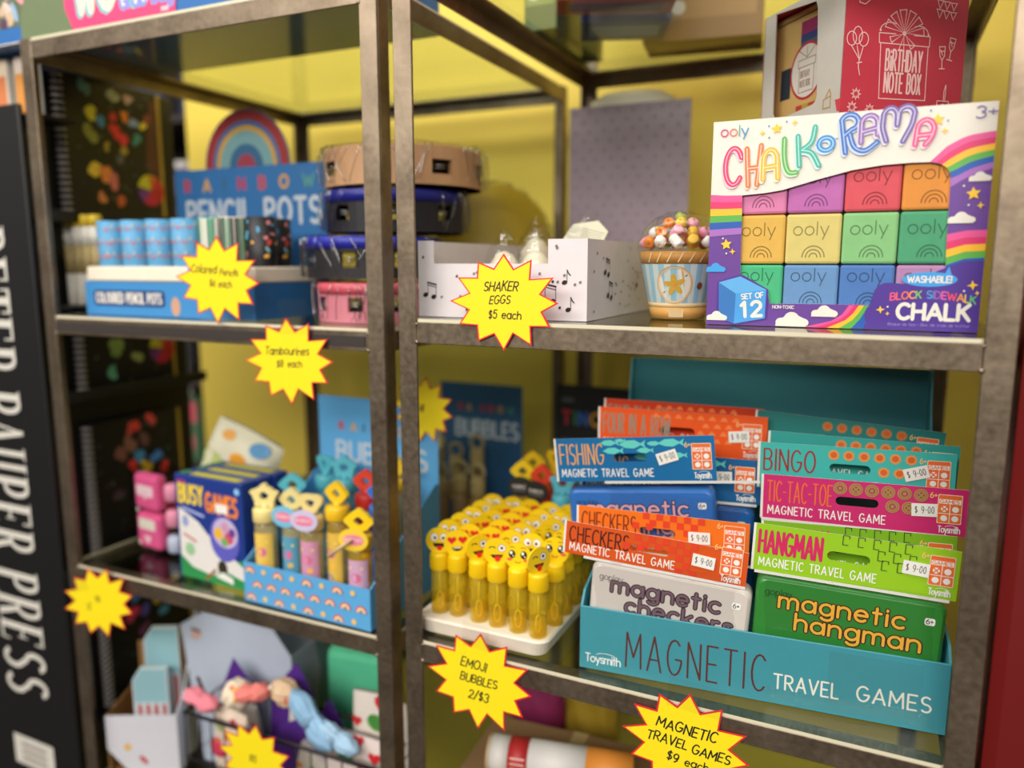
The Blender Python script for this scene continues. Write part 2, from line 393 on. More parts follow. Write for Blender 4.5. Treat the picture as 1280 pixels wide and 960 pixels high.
FOLD_SHINE = thin_clear('film_fold_shine', (0.80, 0.80, 0.80), 0.10, 0.22, 1.5)  # whitish fold film, stands in for highlights on the bags
def film_shine_folds(m, pts_fn, n, seed, r=.0008):
    """ridges of gathered clear film, whitened to imitate highlight streaks; pts_fn(rnd) -> polyline"""
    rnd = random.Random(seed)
    for k in range(n): m.tube(pts_fn(rnd), r * rnd.uniform(.5, 1.4), FOLD_SHINE, 5)
def smooth(pts, n=5):
    """Catmull-Rom through the points"""
    if len(pts) < 3: return pts
    P = [pts[0]] + list(pts) + [pts[-1]]; out = []
    for i in range(1, len(P) - 2):
        for k in range(n):
            t = k / n; a, b, c, d = P[i - 1], P[i], P[i + 1], P[i + 2]
            out.append(tuple(.5 * ((2 * b[q]) + (-a[q] + c[q]) * t + (2 * a[q] - 5 * b[q] + 4 * c[q] - d[q]) * t * t + (-a[q] + 3 * b[q] - 3 * c[q] + d[q]) * t ** 3) for q in range(2)))
    return out + [tuple(pts[-1])]
# ------------------------------------------------------------- the setting
def struct(name, mb, M=None):
    o = mb.build(name, None, M); o['kind'] = 'structure'; return o
YELLOW = mat(232, 206, 84, 0.6, noise=.03, scale=8)
RED = mat(104, 9, 8, 0.5, noise=.06, scale=14)
b = MB(); b.box(-6, 4, -5, 4, -.05, 0, mat(48, 42, 38, 0.5, noise=.15, scale=5)); struct('floor', b)
b = MB(); b.box(-.955, 1.6, .62, .68, 0, 2.7, YELLOW, .004); struct('wall_back', b)
b = MB(); b.box(.5315, .95, -.006, .075, 0, 2.7, RED, .008); struct('wall_right', b)
b = MB(); b.box(-6, -1.0, 2.6, 2.66, 0, 2.7, mat(70, 60, 56, 0.8, noise=.2, scale=3)); struct('wall_far', b)

# ------------------------------------------------------------- angle-iron shelving
LIPW = .021; TH = .003
GLASS_EDGE = mat(222, 214, 186, 0.3)
def angle_post(W, D, corner, top):
    mb = MB(); fx, fy = corner
    x0 = 0 if fx == 0 else W - LIPW; y0 = 0 if fy == 0 else D - TH
    mb.box(x0, x0 + LIPW, y0, y0 + TH, 0, top, STEEL, .0007)
    xs = 0 if fx == 0 else W - TH; ya, yb = (TH, LIPW) if fy == 0 else (D - LIPW, D - TH)
    mb.box(xs, xs + TH, ya, yb, 0, top, STEEL, .0007)
    return mb
def shelf_unit(label, loc, yaw, W, D, levels, top, group=None):
    root = empty('display_shelf', loc, yaw, label, 'shelf', group)
    for c in ((0, 0), (1, 0), (0, 1), (1, 1)):
        angle_post(W, D, c, top).build('post', root)
    G = .0035
    for z in levels:
        zt = z - G
        m = MB(); m.box(LIPW, W - LIPW, 0.0002, TH, zt - LIPW, zt, STEEL, .0006); m.box(TH, W - TH, TH, LIPW, zt - TH, zt, STEEL)
        # weld beads where the rail meets the posts
        for x in (LIPW, W - LIPW):
            m.sphere((x, .001, zt - LIPW + .001), .0026, STEEL, 8)
            m.sphere((x, .001, zt - .002), .0020, STEEL, 8)
        m.build('front_rail', root)
        m = MB(); m.box(LIPW, W - LIPW, D - TH, D - .0002, zt - LIPW, zt, STEEL, .0006); m.box(TH, W - TH, D - LIPW, D - TH, zt - TH, zt, STEEL); m.build('back_rail', root)
        for x0, x1, x2, x3 in ((.0002, TH, TH, LIPW), (W - TH, W - .0002, W - LIPW, W - TH)):
            m = MB(); m.box(x0, x1, LIPW, D - LIPW, zt - LIPW, zt, STEEL, .0006); m.box(x2, x3, LIPW, D - LIPW, zt - TH, zt, STEEL); m.build('side_rail', root)
        # glass panel with clipped corners, resting on the flanges
        c = LIPW + .002; k = .0035
        o = [(c, k - .003), (W - c, k - .003), (W - c + .006, .006), (W - k, c), (W - k, D - c), (W - c, D - k), (c, D - k), (k, D - c), (k, c), (c - .006, .006)]
        m = MB(); m.prism(o, zt + .0001, z, lambda u, v, h: (u, v, h), GLASS, GLASS_EDGE); g = m.build('glass_shelf', root)
        g['label'] = 'clear glass shelf panel with a pale polished edge'
    return root
RM, RBT, RT, R3 = 1.298, .957, 1.645, .615
LM, LB, LT, L3 = 1.284, .937, 1.632, .600
WR, DR = .5271, .535
WL = .5406; LYAW = .585; LLOC = (-.5715, .0139, 0)
shelf_right = shelf_unit('right-hand metal shelf unit with glass shelves holding the chalk box and magnetic games', (0, 0, 0), 0, WR, DR, [RT, RM, RBT, R3, .28], 1.66, 'angle iron display shelves')
shelf_left = shelf_unit('left-hand metal shelf unit with glass shelves holding the pencil pots and tambourines', LLOC, LYAW, WL, DR, [LT, LM, LB, L3, .28], LT, 'angle iron display shelves')
m = MB(); m.box(LIPW + .002, WL - LIPW - .003, -.0012, 0.0001, LM - .0195, LM - .0085, mat(62, 56, 54, 0.35))  # dark strip laid over the middle of the rail face
o = m.build('dark_strip', shelf_left); o['label'] = 'dark strip along the middle front rail'

# ------------------------------------------------------------- starburst price cards
SY = mat(250, 226, 20, 0.55, noise=.015); SR = mat(226, 40, 52, 0.5)
def starburst(loc, yaw, R, lines, label, tilt=0, n=12, rot=90, ry=1.0, lean=0, tape=None, h=.0105):
    """lines: (text, u, v, height, slant)"""
    root = empty('price_card', loc, yaw, label, 'price sign', 'yellow starburst price cards', rot=(math.radians(lean), math.radians(tilt), math.radians(yaw)))
    mb = MB(); fn = lambda u, v, hh: Vector((u, -hh, v))
    out = []
    for k in range(2 * n):
        r = R * (1.0 if k % 2 == 0 else .70) * (1 + .035 * math.sin(k * 2.3))
        a = math.radians(rot + 180 * k / n)
        out.append((r * math.cos(a), r * ry * math.sin(a)))
    mb.prism(out, -.0006, 0, fn, SR)
    cv = Canvas(mb, fn=fn)
    cv.poly([(u * .945, v * .945) for u, v in out], SY)
    for t, u, v, hh, sl in lines:
        cv.text(t, u, v, hh, INK, hh * .15, sx=.92, slant=sl, jitter=.06, gap=.2)
    card = mb.build('card', root)
    if tape:
        tb = MB(); u0, v0, u1, v1 = tape
        Canvas(tb, fn=fn, lift=.0006).rect(u0, v0, u1, v1, TAPE)
        tb.build('clear_tape', root)
    return root
starburst((.1188, -.0025, 1.3165), 0, .056, [('SHAKER', -.021, .0105, .0085, .25), ('EGGS', -.015, -.0015, .0075, .25), ('$5', -.016, -.0155, .0075, .15), ('each', -.002, -.0155, .0075, .1)],
          'yellow starburst card reading SHAKER EGGS on the right middle shelf edge', ry=.80)
starburst((.0905, -.0025, .9285), 0, .060, [('EMOJI', -.022, .012, .0095, .25), ('BUBBLES', -.022, -.0035, .009, .2), ('2/$3', -.012, -.021, .0095, .2)],
          'yellow starburst card reading EMOJI BUBBLES below the tray of bubble bottles', tilt=2, ry=.88, tape=(-.02, .035, .01, .062))
starburst((.3025, -.0025, .9175), 0, .058, [('MAGNETIC', -.028, .0115, .0098, .2), ('TRAVEL', -.036, -.0035, .009, .2), ('GAMES', .006, -.005, .009, .2), ('$9', -.016, -.019, .009, .2), ('each', .001, -.019, .008, .1)],
          'yellow starburst card reading MAGNETIC TRAVEL GAMES under the teal display', tilt=3, ry=.9, tape=(-.02, .035, .03, .064))
starburst((-.2553, .0128, 1.3333), LYAW, .064, [('Colored', -.040, .007, .009, .2), ('Pencils', .004 , .006, .0075, .2), ('$6', -.012, -.008, .0075, .2), ('each', .002, -.008, .0075, .1)],
          'yellow starburst card on the front of the pencil pot box', ry=.78, tilt=3)
starburst((-.1547, .0128, 1.2445), LYAW, .062, [('Tambourines', -.033, .007, .0085, .2), ('$8', -.018, -.007, .008, .2), ('each', -.002, -.007, .0075, .1)],
          'yellow starburst card reading Tambourines taped under the left middle shelf edge', ry=.78, tilt=-2, tape=(-.01, .03, .03, .068))
starburst((-.503, .0068, .8935), LYAW, .074, [('2/', -.026, -.007, .008, .2), ('$5', -.004, .001, .008, .2)],
          'yellow starburst card at the left end of the lower left shelf edge', ry=.66, tilt=-18, tape=(-.055, .02, -.01, .052))
# ============================================================= right unit, middle shelf
# ---- block sidewalk chalk box
PURPLE = mat(104, 62, 150, 0.4); DPURPLE = mat(78, 48, 148, 0.4); PINK1 = mat(232, 84, 152, .4); PINK2 = mat(224, 48, 108, .4)
GOLD = mat(250, 190, 40, .4); GRN = mat(92, 176, 72, .4); BLU = mat(30, 88, 178, .4); LILAC = mat(168, 108, 192, .4); SKY = mat(62, 160, 230, .4)
def chalk_box():
    W, H, D = .2108, .1745, .040
    root = empty('chalk_box', (.2957, .050, RM + .0005), 0, 'white and purple boxed set of twelve pastel sidewalk chalk blocks', 'chalk')
    fn = lambda u, v, h: Vector((u, -h, v))
    win = [(26.7, 111.8), (45, 113), (59.5, 115.0), (86.6, 122.4), (112.8, 128.7), (135.7, 131.6), (155.6, 132.3), (169, 132), (176, 130), (181, 126.5), (183.2, 120.8), (184.0, 80), (185.2, 49.6), (134.2, 20.2), (53.6, 19.6), (51.5, 31), (30, 43.5), (28.0, 44)]
    win = [(a / 1000, c / 1000) for a, c in win]
    m = MB()
    # front board with the window cut through it
    loop = [(0, 0), (W, 0), (W, H), (0, H), (0, 0)] + [win[17]] + win[:17] + [win[17]]
    m.add([fn(u, v, 0) for u, v in loop], [list(range(len(loop)))], PURPLE)
    m.add([fn(u, v, -.0012) for u, v in loop], [list(range(len(loop)))[::-1]], WHITE)
    n = len(win)
    m.add([fn(u, v, 0) for u, v in win] + [fn(u, v, -.0012) for u, v in win], [[k, (k + 1) % n, n + (k + 1) % n, n + k] for k in range(n)], WHITE)
    CR = mat(242, 232, 208, .55)
    m.box(W - .0008, W, .0012, D, 0, H, CR); m.box(0, .0008, .0012, D, 0, H, PURPLE)
    m.box(0, W, .0012, D, 0, .0008, DPURPLE); m.box(0, W, .0012, D, H - .0008, H, WHITE); m.box(0, W, D - .001, D, 0, H, WHITE)
    cv = Canvas(m, fn=fn)
    mm = lambda L: [(a / 1000, c / 1000) for a, c in L]
    cv.poly(mm([(0, 113.2), (12, 112.2), (26.7, 111.9), (45, 113.1), (59.5, 115.1), (86.6, 122.5), (112.8, 128.8), (135.7, 131.7), (155.6, 132.4), (168, 132.2), (178.9, 143.4), (192.4, 150.3), (210.8, 152.9), (210.8, 174.5), (0, 174.5)]), WHITE)
    # rainbows
    cols = [PINK1, PINK2, GOLD, GRN, BLU, LILAC]
    def band(top, bot, cs):
        for i, c_ in enumerate(cs):
            a, b2 = i / len(cs), (i + 1) / len(cs)
            q = [(t[0] + (s_[0] - t[0]) * a, t[1] + (s_[1] - t[1]) * a) for t, s_ in zip(top, bot)]
            r = [(t[0] + (s_[0] - t[0]) * b2, t[1] + (s_[1] - t[1]) * b2) for t, s_ in zip(top, bot)]
            cv.poly(mm(q + r[::-1]), c_)
    edge = [(168, 132.2), (172.5, 131.5), (176.5, 129.9), (179.8, 127.3), (182.1, 123.8), (183.2, 119.2), (183.6, 112.5)]
    far = lambda t: [(179 + 11.5 * t, 143.4 - 26.4 * t), (192.4 + 6.6 * t, 150.3 - 28.8 * t), (210.8, 152.9 - 27.4 * t)]
    for k in range(6): cv.poly(mm([edge[k]] + smooth(far(k / 6)) + smooth(far((k + 1) / 6))[::-1] + [edge[k + 1]]), cols[k])
    band([(184, 76.5), (197, 79.2), (210.8, 79.5)], [(185, 46.5), (197, 52), (210.8, 53)], cols[:5])
    band([(0, 113.2), (12, 112.2), (26.7, 111.8)], [(0, 77), (12, 78), (27.5, 79)], cols)
    band([(82.6, 0.2), (104, 6), (112.2, 11.7), (117.1, 19.6)], [(129, .2), (131, 8), (133, 14), (136, 19.6)], cols[:5])
    # bottom right purple cloud with the product name
    cv.poly(mm([(128.6, .2)] + ar(136, 12, 7, 9, 230, 120) + [(134.5, 28)] + ar(145, 29, 10, 9.5, 170, 80) + [(157, 37.5), (184, 50), (196, 55.5), (210.7, 56), (210.7, .2)]), DPURPLE)
    cv.ell(.1745, .0413, .0195, .0058, SKY); cv.poly(mm([(184, 44), (187.5, 51.5), (190, 44)]), SKY)
    cv.text('WASHABLE!', .1745, .0389, .0048, WHITE, .0010, fit=.031, align=.5)
    ccol = [mat(*c_) for c_ in ((236, 84, 120), (240, 96, 100), (240, 110, 84), (244, 150, 62), (120, 190, 90), (0, 0, 0), (70, 150, 210), (80, 120, 190), (150, 90, 170), (226, 92, 160), (232, 70, 100), (240, 150, 60), (220, 200, 70), (96, 190, 120))]
    cv.text('BLOCK SIDEWALK', .1475, .0243, .0056, ccol, .0011, fit=.060, wave=lambda t: .0030 * math.sin(PI * min(1, max(0, t))) - .0018 * t)
    cv.text('CHALK', .1535, .0095, .0120, WHITE, .0029, fit=.0505, gap=.2)
    cv.text('Bloque de tiza - Bloc de craie de trottoir', .147, .0040, .0022, mat(150, 130, 200), .00028, fit=.058)
    # printed cube, SET OF 12
    cv.poly(mm([(8.8, 38), (28, 44.2), (31, 43.6), (52.2, 31.6), (52.0, 6), (24.5, 0.4), (9, 6)]), DPURPLE)
    cv.poly(mm([(10, 37.3), (28.3, 42.6), (50.6, 31.4), (25, 27.6)]), mat(96, 176, 232, .4)); cv.poly(mm([(10, 37.3), (25, 27.6), (24.5, 1.2), (11.2, 6.6)]), mat(52, 118, 190, .4)); cv.poly(mm([(25, 27.6), (50.6, 31.4), (50.4, 6.6), (24.5, 1.2)]), mat(72, 158, 226, .4))
    cv.text('SET OF', .0300, .0228, .0044, WHITE, .00095, fit=.0185, rot=6); cv.text('12', .0310, .0075, .0125, WHITE, .0029, fit=.0165, rot=5, gap=.35)
    cv.text('NON-TOXIC', .0565, .0155, .0026, WHITE, .0005, fit=.0175)
    for (u, v, w, c_) in ((7, 46.5, 17, SKY), (9.5, 3.8, 18, WHITE), (73, .4, 27, WHITE), (98.5, 9.4, 21, WHITE), (193, 84.8, 19, WHITE), (203, 116.2, 15.5, WHITE)):
        cv.cloud(u / 1000, v / 1000, w / 1000, c_)
    ST = mat(252, 202, 50, .4)
    for u, v, r, n5 in ((52.5, 165.3, 4.6, 5), (41, 162.5, 2.6, 4), (66.5, 169.3, 2.7, 4), (171, 163.6, 5, 5), (176.5, 155, 2.8, 4), (199.4, 107, 5.2, 5), (204.8, 98, 2.8, 4), (15.0, 70.3, 5, 5), (20.6, 64, 2.8, 4), (140.8, 16.5, 3.4, 4), (146.2, 13.4, 1.8, 4), (204.5, 37, 4, 4), (208, 31, 2, 4)):
        cv.star(u / 1000, v / 1000, r / 1000, r * (.48 if n5 == 5 else .36) / 1000, n5, ST, rot=96)
    for u, v in ((46, 168), (60, 170.5), (46.6, 158.5), (163, 165), (165.8, 171), (178, 162.5), (192.5, 113), (196.8, 98.5), (12, 75.5), (15.5, 62.5), (146, 19), (199, 32.5)):
        cv.ell(u / 1000, v / 1000, .0008, .0008, mat(90, 150, 210) if v > 150 else WHITE, 8)
    cv.text('ooly', .0068, .1618, .0085, [mat(214, 70, 130), mat(226, 130, 110), mat(96, 176, 160), mat(52, 140, 204)], .0010, fit=.0225, gap=.18)
    cv.text('3+', .1965, .1628, .0085, mat(112, 92, 168), .0009, fit=.0135)
    # CHALK-o-RAMA: outlined round letters, each with a pale drop shape behind
    def let(strokes, c_, w=.0042, off=(-.0010, -.0015)):
        pale = mat(*[int(255 - (255 - k) * .26) for k in c_], .5); dark = mat(*c_, .45); lt = mat(*[int(255 - (255 - k) * .35) for k in c_], .45)
        strokes = [smooth(q) for q in strokes]
        for st in strokes: cv.stroke([(u / 1000 + off[0], v / 1000 + off[1]) for u, v in st], w, pale)
        for st in strokes: cv.stroke(mm(st), w, dark)
        for st in strokes: cv.stroke(mm(st), w * .2, lt)
    let([ar(18.6, 136.2, 7.0, 15.2, 28, 322, 16)], (226, 50, 104))
    let([[(29, 150.5), (31.2, 119.6)], [(40.6, 152.6), (38.4, 120.2)], [(30, 134), (39.2, 134.5)]], (238, 120, 64))
    let([[(43.2, 124.2)] + ar(48.6, 139.5, 5.6, 9, 190, 0, 10) + [(55.2, 124.8)], [(43.8, 134), (54.2, 135.2)]], (246, 184, 50))
    let([[(59.0, 156.6), (59.5, 143), (61.5, 133.5), (64.6, 129), (69.8, 129.0)]], (92, 178, 78))
    let([[(69.6, 158), (71.8, 134)], [(82.6, 164.6), (80.5, 153), (73, 146.5)], [(73, 146.5), (81, 144), (87, 133.6)]], (58, 178, 160))
    let([ar(91.6, 150.4, 5.4, 5.0, 0, 360, 14)], (50, 142, 212))
    cv.text('-', .0836, .147, .006, mat(90, 150, 200), .0007); cv.text('-', .0986, .1515, .006, mat(90, 150, 200), .0007)
    let([[(106.6, 142.5), (102.5, 168)], [(102.4, 167.6)] + ar(108.5, 166.2, 6.4, 6.0, 160, -75, 10) + [(104.5, 155.8)], [(109.0, 157.2), (113, 146.8), (121, 143.4), (129.6, 149.4)]], (52, 110, 196))
    let([[(117.6, 149.6)] + ar(123.2, 164.4, 5.8, 6.0, 190, 0, 10) + [(129.4, 155.2)], [(118.0, 158), (129.0, 160.6)]], (142, 104, 176))
    let([[(136.0, 149.8), (132.8, 160)] + ar(137.8, 168.6, 5.0, 6.2, 190, 10, 8) + [(143, 161.5)] + ar(149.2, 169.6, 5.6, 5.6, 190, -20, 8) + [(153.2, 161), (147.8, 148.8)]], (112, 92, 166))
    let([[(156.6, 145.6)] + ar(163.2, 156.6, 5.8, 7.4, 185, 0, 10) + [(167.0, 150), (163.6, 145.4)], [(157.2, 152.4), (168.4, 153.0)]], (232, 78, 136))
    m.build('printed_sleeve', root)
    # chalk blocks behind the window
    xs = [.0255, .0634, .1078, .1500, .1930]; ys = [.0145, .0530, .0954, .1378]
    colr = [[(78, 196, 140), (112, 158, 212), (84, 132, 204), (190, 142, 190)], [(240, 192, 92), (232, 214, 130), (146, 208, 140), (84, 172, 128)], [(236, 140, 190), (204, 116, 190), (232, 92, 104), (240, 156, 70)]]
    for r in range(3):
        for c_ in range(4):
            col = mat(*colr[r][c_], .8, noise=.09, scale=90, bump=.15); k = MB()
            k.box(xs[c_] + .0004, xs[c_ + 1] - .0004, .0032, .036, ys[r] + .0004, ys[r + 1] - .0004, col, .0022, seg=2)
            ox, oz = xs[c_] + (.0035 if c_ else -.001), ys[r]
            # pressed-in word and rainbow: groove shade painted as flat darker strokes
            GROOVE_SHADE = mat(*[int(q * .62) for q in colr[r][c_]], .9)
            g = Canvas(k, fn=lambda u, v, h: Vector((u, .0032 - h, v)))
            g.text('ooly', ox + .003, oz + .0245, .0108, GROOVE_SHADE, .0008, fit=.0275, gap=.2)
            for R in (.0088, .0060, .0031): g.stroke(ar(ox + .0195, oz + .0062, R, R * 1.05, 0, 180, 10), .0008, GROOVE_SHADE)
            k.build('chalk_block', root)
    w = MB(); w.add([fn(u, v, -.0018) for u, v in ((.02, .012), (.195, .012), (.195, .137), (.02, .137))], [[0, 1, 2, 3]], CLEAR); w.build('clear_window', root)
    return root
chalk_box()

# ---- birthday note box, turned so that a red face and a white windowed face show
def note_box():
    W, Dp, H = .1317, .1274, .305
    root = empty('gift_box', (.3918, .13, RM + .0005), 40, 'tall red and white birthday note box standing behind the chalk box', 'box')
    REDB = mat(206, 62, 80, .45); m = MB(); t = .0012
    m.box(0, W, 0, t, 0, H, REDB); m.box(0, W, Dp - t, Dp, 0, H, REDB); m.box(W - t, W, t, Dp - t, 0, H, mat(70, 30, 30)); m.box(t, W - t, t, Dp - t, 0, t, REDB); m.box(t, W - t, t, Dp - t, H - t, H, REDB)  # right side coloured dark, its shade put into the colour
    fl = lambda u, v, h: Vector((-h, u, v))        # left face: u runs away from the front corner
    win = [(.1085, .3035)] + [(.0435, .2965), (.0405, .29), (.0345, .2100)] + ar(.043, .2085, .0075, .0055, 180, 250, 4)[1:] + [(.0900, .1990), (.0975, .1995)] + ar(.097, .2085, .0095, .009, 280, 350, 4)[1:]
    start = 4
    w2 = win[start:] + win[:start]
    loop = [(0, 0), (0, H), (Dp, H), (Dp, 0), (0, 0)] + w2[::1] + [w2[0]]
    WB_ = mat(188, 180, 174, .5)
    m.add([fl(u, v, 0) for u, v in loop], [list(range(len(loop)))], WB_); m.add([fl(u, v, -t) for u, v in loop], [list(range(len(loop)))[::-1]], WB_)
    n = len(win); m.add([fl(u, v, 0) for u, v in win] + [fl(u, v, -t) for u, v in win], [[k, (k + 1) % n, n + (k + 1) % n, n + k] for k in range(n)], WB_)
    cl = Canvas(m, fn=fl)
    cl.text('IN', .034, .2975, .010, mat(150, 140, 134), .0012, sx=-1.0)
    cl.poly([(.004, .1905), (.0075, .2010), (.0003, .2010), (.0003, .1905)], REDB)
    for p in ([(.024, .196), (.024, .204), (.014, .206), (.014, .196), (.024, .196)], [(.021, .206), (.016, .212), (.0135, .207)]): cl.stroke(p, .0012, mat(170, 140, 80))
    cv = Canvas(m, fn=lambda u, v, h: Vector((u, -h, v)))
    PL = mat(250, 206, 204, .5); S = .0009
    def dr(pts, w=S, closed=False): cv.stroke([(a / 1000, c / 1000) for a, c in pts], w, PL, closed)
    dr([(40.3, 203), (38.4, 251), (90, 250.8), (90.8, 203.6), (40.3, 203)]); dr([(36.2, 259.4), (36.9, 251), (91.2, 250.8), (91.4, 259.6)])
    dr([(36.2, 259.4), (54, 259.6)]); dr([(74, 259.6), (91.4, 259.6)])
    cx, cz = 63.0, 260.6
    for a in (8, 38, 68, 98, 128, 158, 205, 262, 310):
        r = 21.5 if 0 < a < 180 else 16
        p = [(cx + 2.5 * math.cos(math.radians(a)), cz + 2.5 * math.sin(math.radians(a)))] + [(cx + r * math.cos(math.radians(a + d)), cz + r * .95 * math.sin(math.radians(a + d))) for d in (-10, 10)]
        dr(p + [p[0]])
    cv.ell(.0630, .2606, .0022, .0022, PL, 12)
    dr(ar(48, 262, 11, 7, 60, 190, 6)); dr(ar(79, 261, 10, 7, 120, -10, 6)); cv.ell(.0372, .2618, .0012, .0012, PL, 8); cv.ell(.0892, .2608, .0012, .0012, PL, 8)
    cv.text('BiRTHDAY', .0450, .2280, .0178, PL, .0019, fit=.0390, gap=.3); cv.text('NOTE BOX', .0450, .2088, .0170, PL, .0019, fit=.0392, gap=.3)
    for bx in (7.5, 13.5, 20): dr(ar(bx, 252.5 + (3 if bx == 13.5 else 0), 5, 7.5 if bx == 13.5 else 6, 0, 360, 12)); dr([(bx, 246.5), (16.8, 235)])
    dr([(16.8, 236), (16, 229), (18, 222)]); dr([(14.5, 232), (19.5, 233)])
    for gx, gz, rt in ((106, 243, 4), (115.5, 251, -8)):
        c_, s_ = math.cos(math.radians(rt)), math.sin(math.radians(rt))
        for st in ([(-3.2, 9), (3.2, 9), (2.6, 1), (0, -3), (-2.6, 1), (-3.2, 9)], [(0, -3), (0, -10)], [(-3, -10.4), (3, -10.4)], [(-2.9, 5), (2.9, 5)], [(-1.6, 6), (.4, 1.5)]): dr([(gx + u * c_ - v * s_, gz + u * s_ + v * c_) for u, v in st])
    for bx, bz in ((15.4, 205.5), (12, 193.8), (31, 192.6)): cv.stroke([((bx + r * math.cos(a)) / 1000, (bz + r * math.sin(a)) / 1000) for k in range(17) for a, r in [(PI * k / 8, 5 if k % 2 == 0 else 2.3)]], S, PL)
    for py, px in ((284, 96), (292, 96)):
        for k in range(3): dr([(px + k * 7.6, py - .9 * k), (px + 3.2 + k * 7.6, py - 7.5 - .3 * k), (px + 6.6 + k * 7.6, py - .6 - .6 * k), (px + k * 7.6, py - .9 * k)])
    dr([(104, 192), (104, 204), (117, 204), (117, 192)]); dr([(111, 204), (111, 213), (112.6, 218.5), (113, 212.5), (112.5, 204)]); dr([(104, 201), (107, 198.5), (110.5, 201.5), (114, 198.6), (117, 201)])
    dr([(13, 283), (14, 291), (23, 294), (24, 286), (19, 282), (13, 283)]); cv.heart(.0185, .2935, .0042, mat(255, 70, 110))
    m.build('printed_carton', root)
    # inside the window: wooden box with ribbon bands and a round printed tag
    WOOD = mat(206, 166, 104, .6, noise=.12, scale=25); k = MB(); k.box(.012, .03, .020, Dp - .003, .19, .302, WOOD, .002)
    g = Canvas(k, fn=lambda u, v, h: Vector((.012 - h, u, v)))
    g.rect(.050, .262, .081, .289, mat(60, 96, 104)); g.rect(.050, .277, .081, .289, mat(150, 40, 96)); g.rect(.050, .270, .081, .277, mat(54, 60, 120))
    g.rect(.028, .226, .043, .252, mat(150, 30, 60)); g.rect(.095, .22, .112, .25, mat(40, 50, 60)); g.rect(.05, .199, .084, .21, mat(190, 60, 50)); g.rect(.0, .294, .12, .2955, mat(110, 78, 46)); g.rect(.064, .199, .074, .21, mat(180, 150, 60))
    g.ell(.0695, .2415, .0262, .0272, mat(186, 34, 60), 32); g.ell(.0695, .2415, .0238, .0248, mat(216, 208, 200), 32)
    GRY = mat(150, 120, 116)
    for st in ([(.058, .222), (.081, .222), (.081, .246), (.058, .246), (.058, .222)], [(.056, .246), (.083, .246), (.083, .253), (.056, .253), (.056, .246)], [(.0695, .254), (.058, .262)], [(.0695, .254), (.082, .262)], [(.0695, .254), (.0695, .264)]): g.stroke(st, .0009, GRY)
    g.text('BIRTHDAY', .079, .236, .006, GRY, .0007, sx=-.45); g.text('NOTE BOX', .079, .227, .006, GRY, .0007, sx=-.45)
    o = k.build('wooden_insert', root); o['label'] = 'wooden insert with a round printed tag seen through the window'
    w = MB(); w.add([fl(u, v, -t - .0006) for u, v in win], [list(range(n))], CLEAR); w.build('clear_window', root)
chk = note_box()

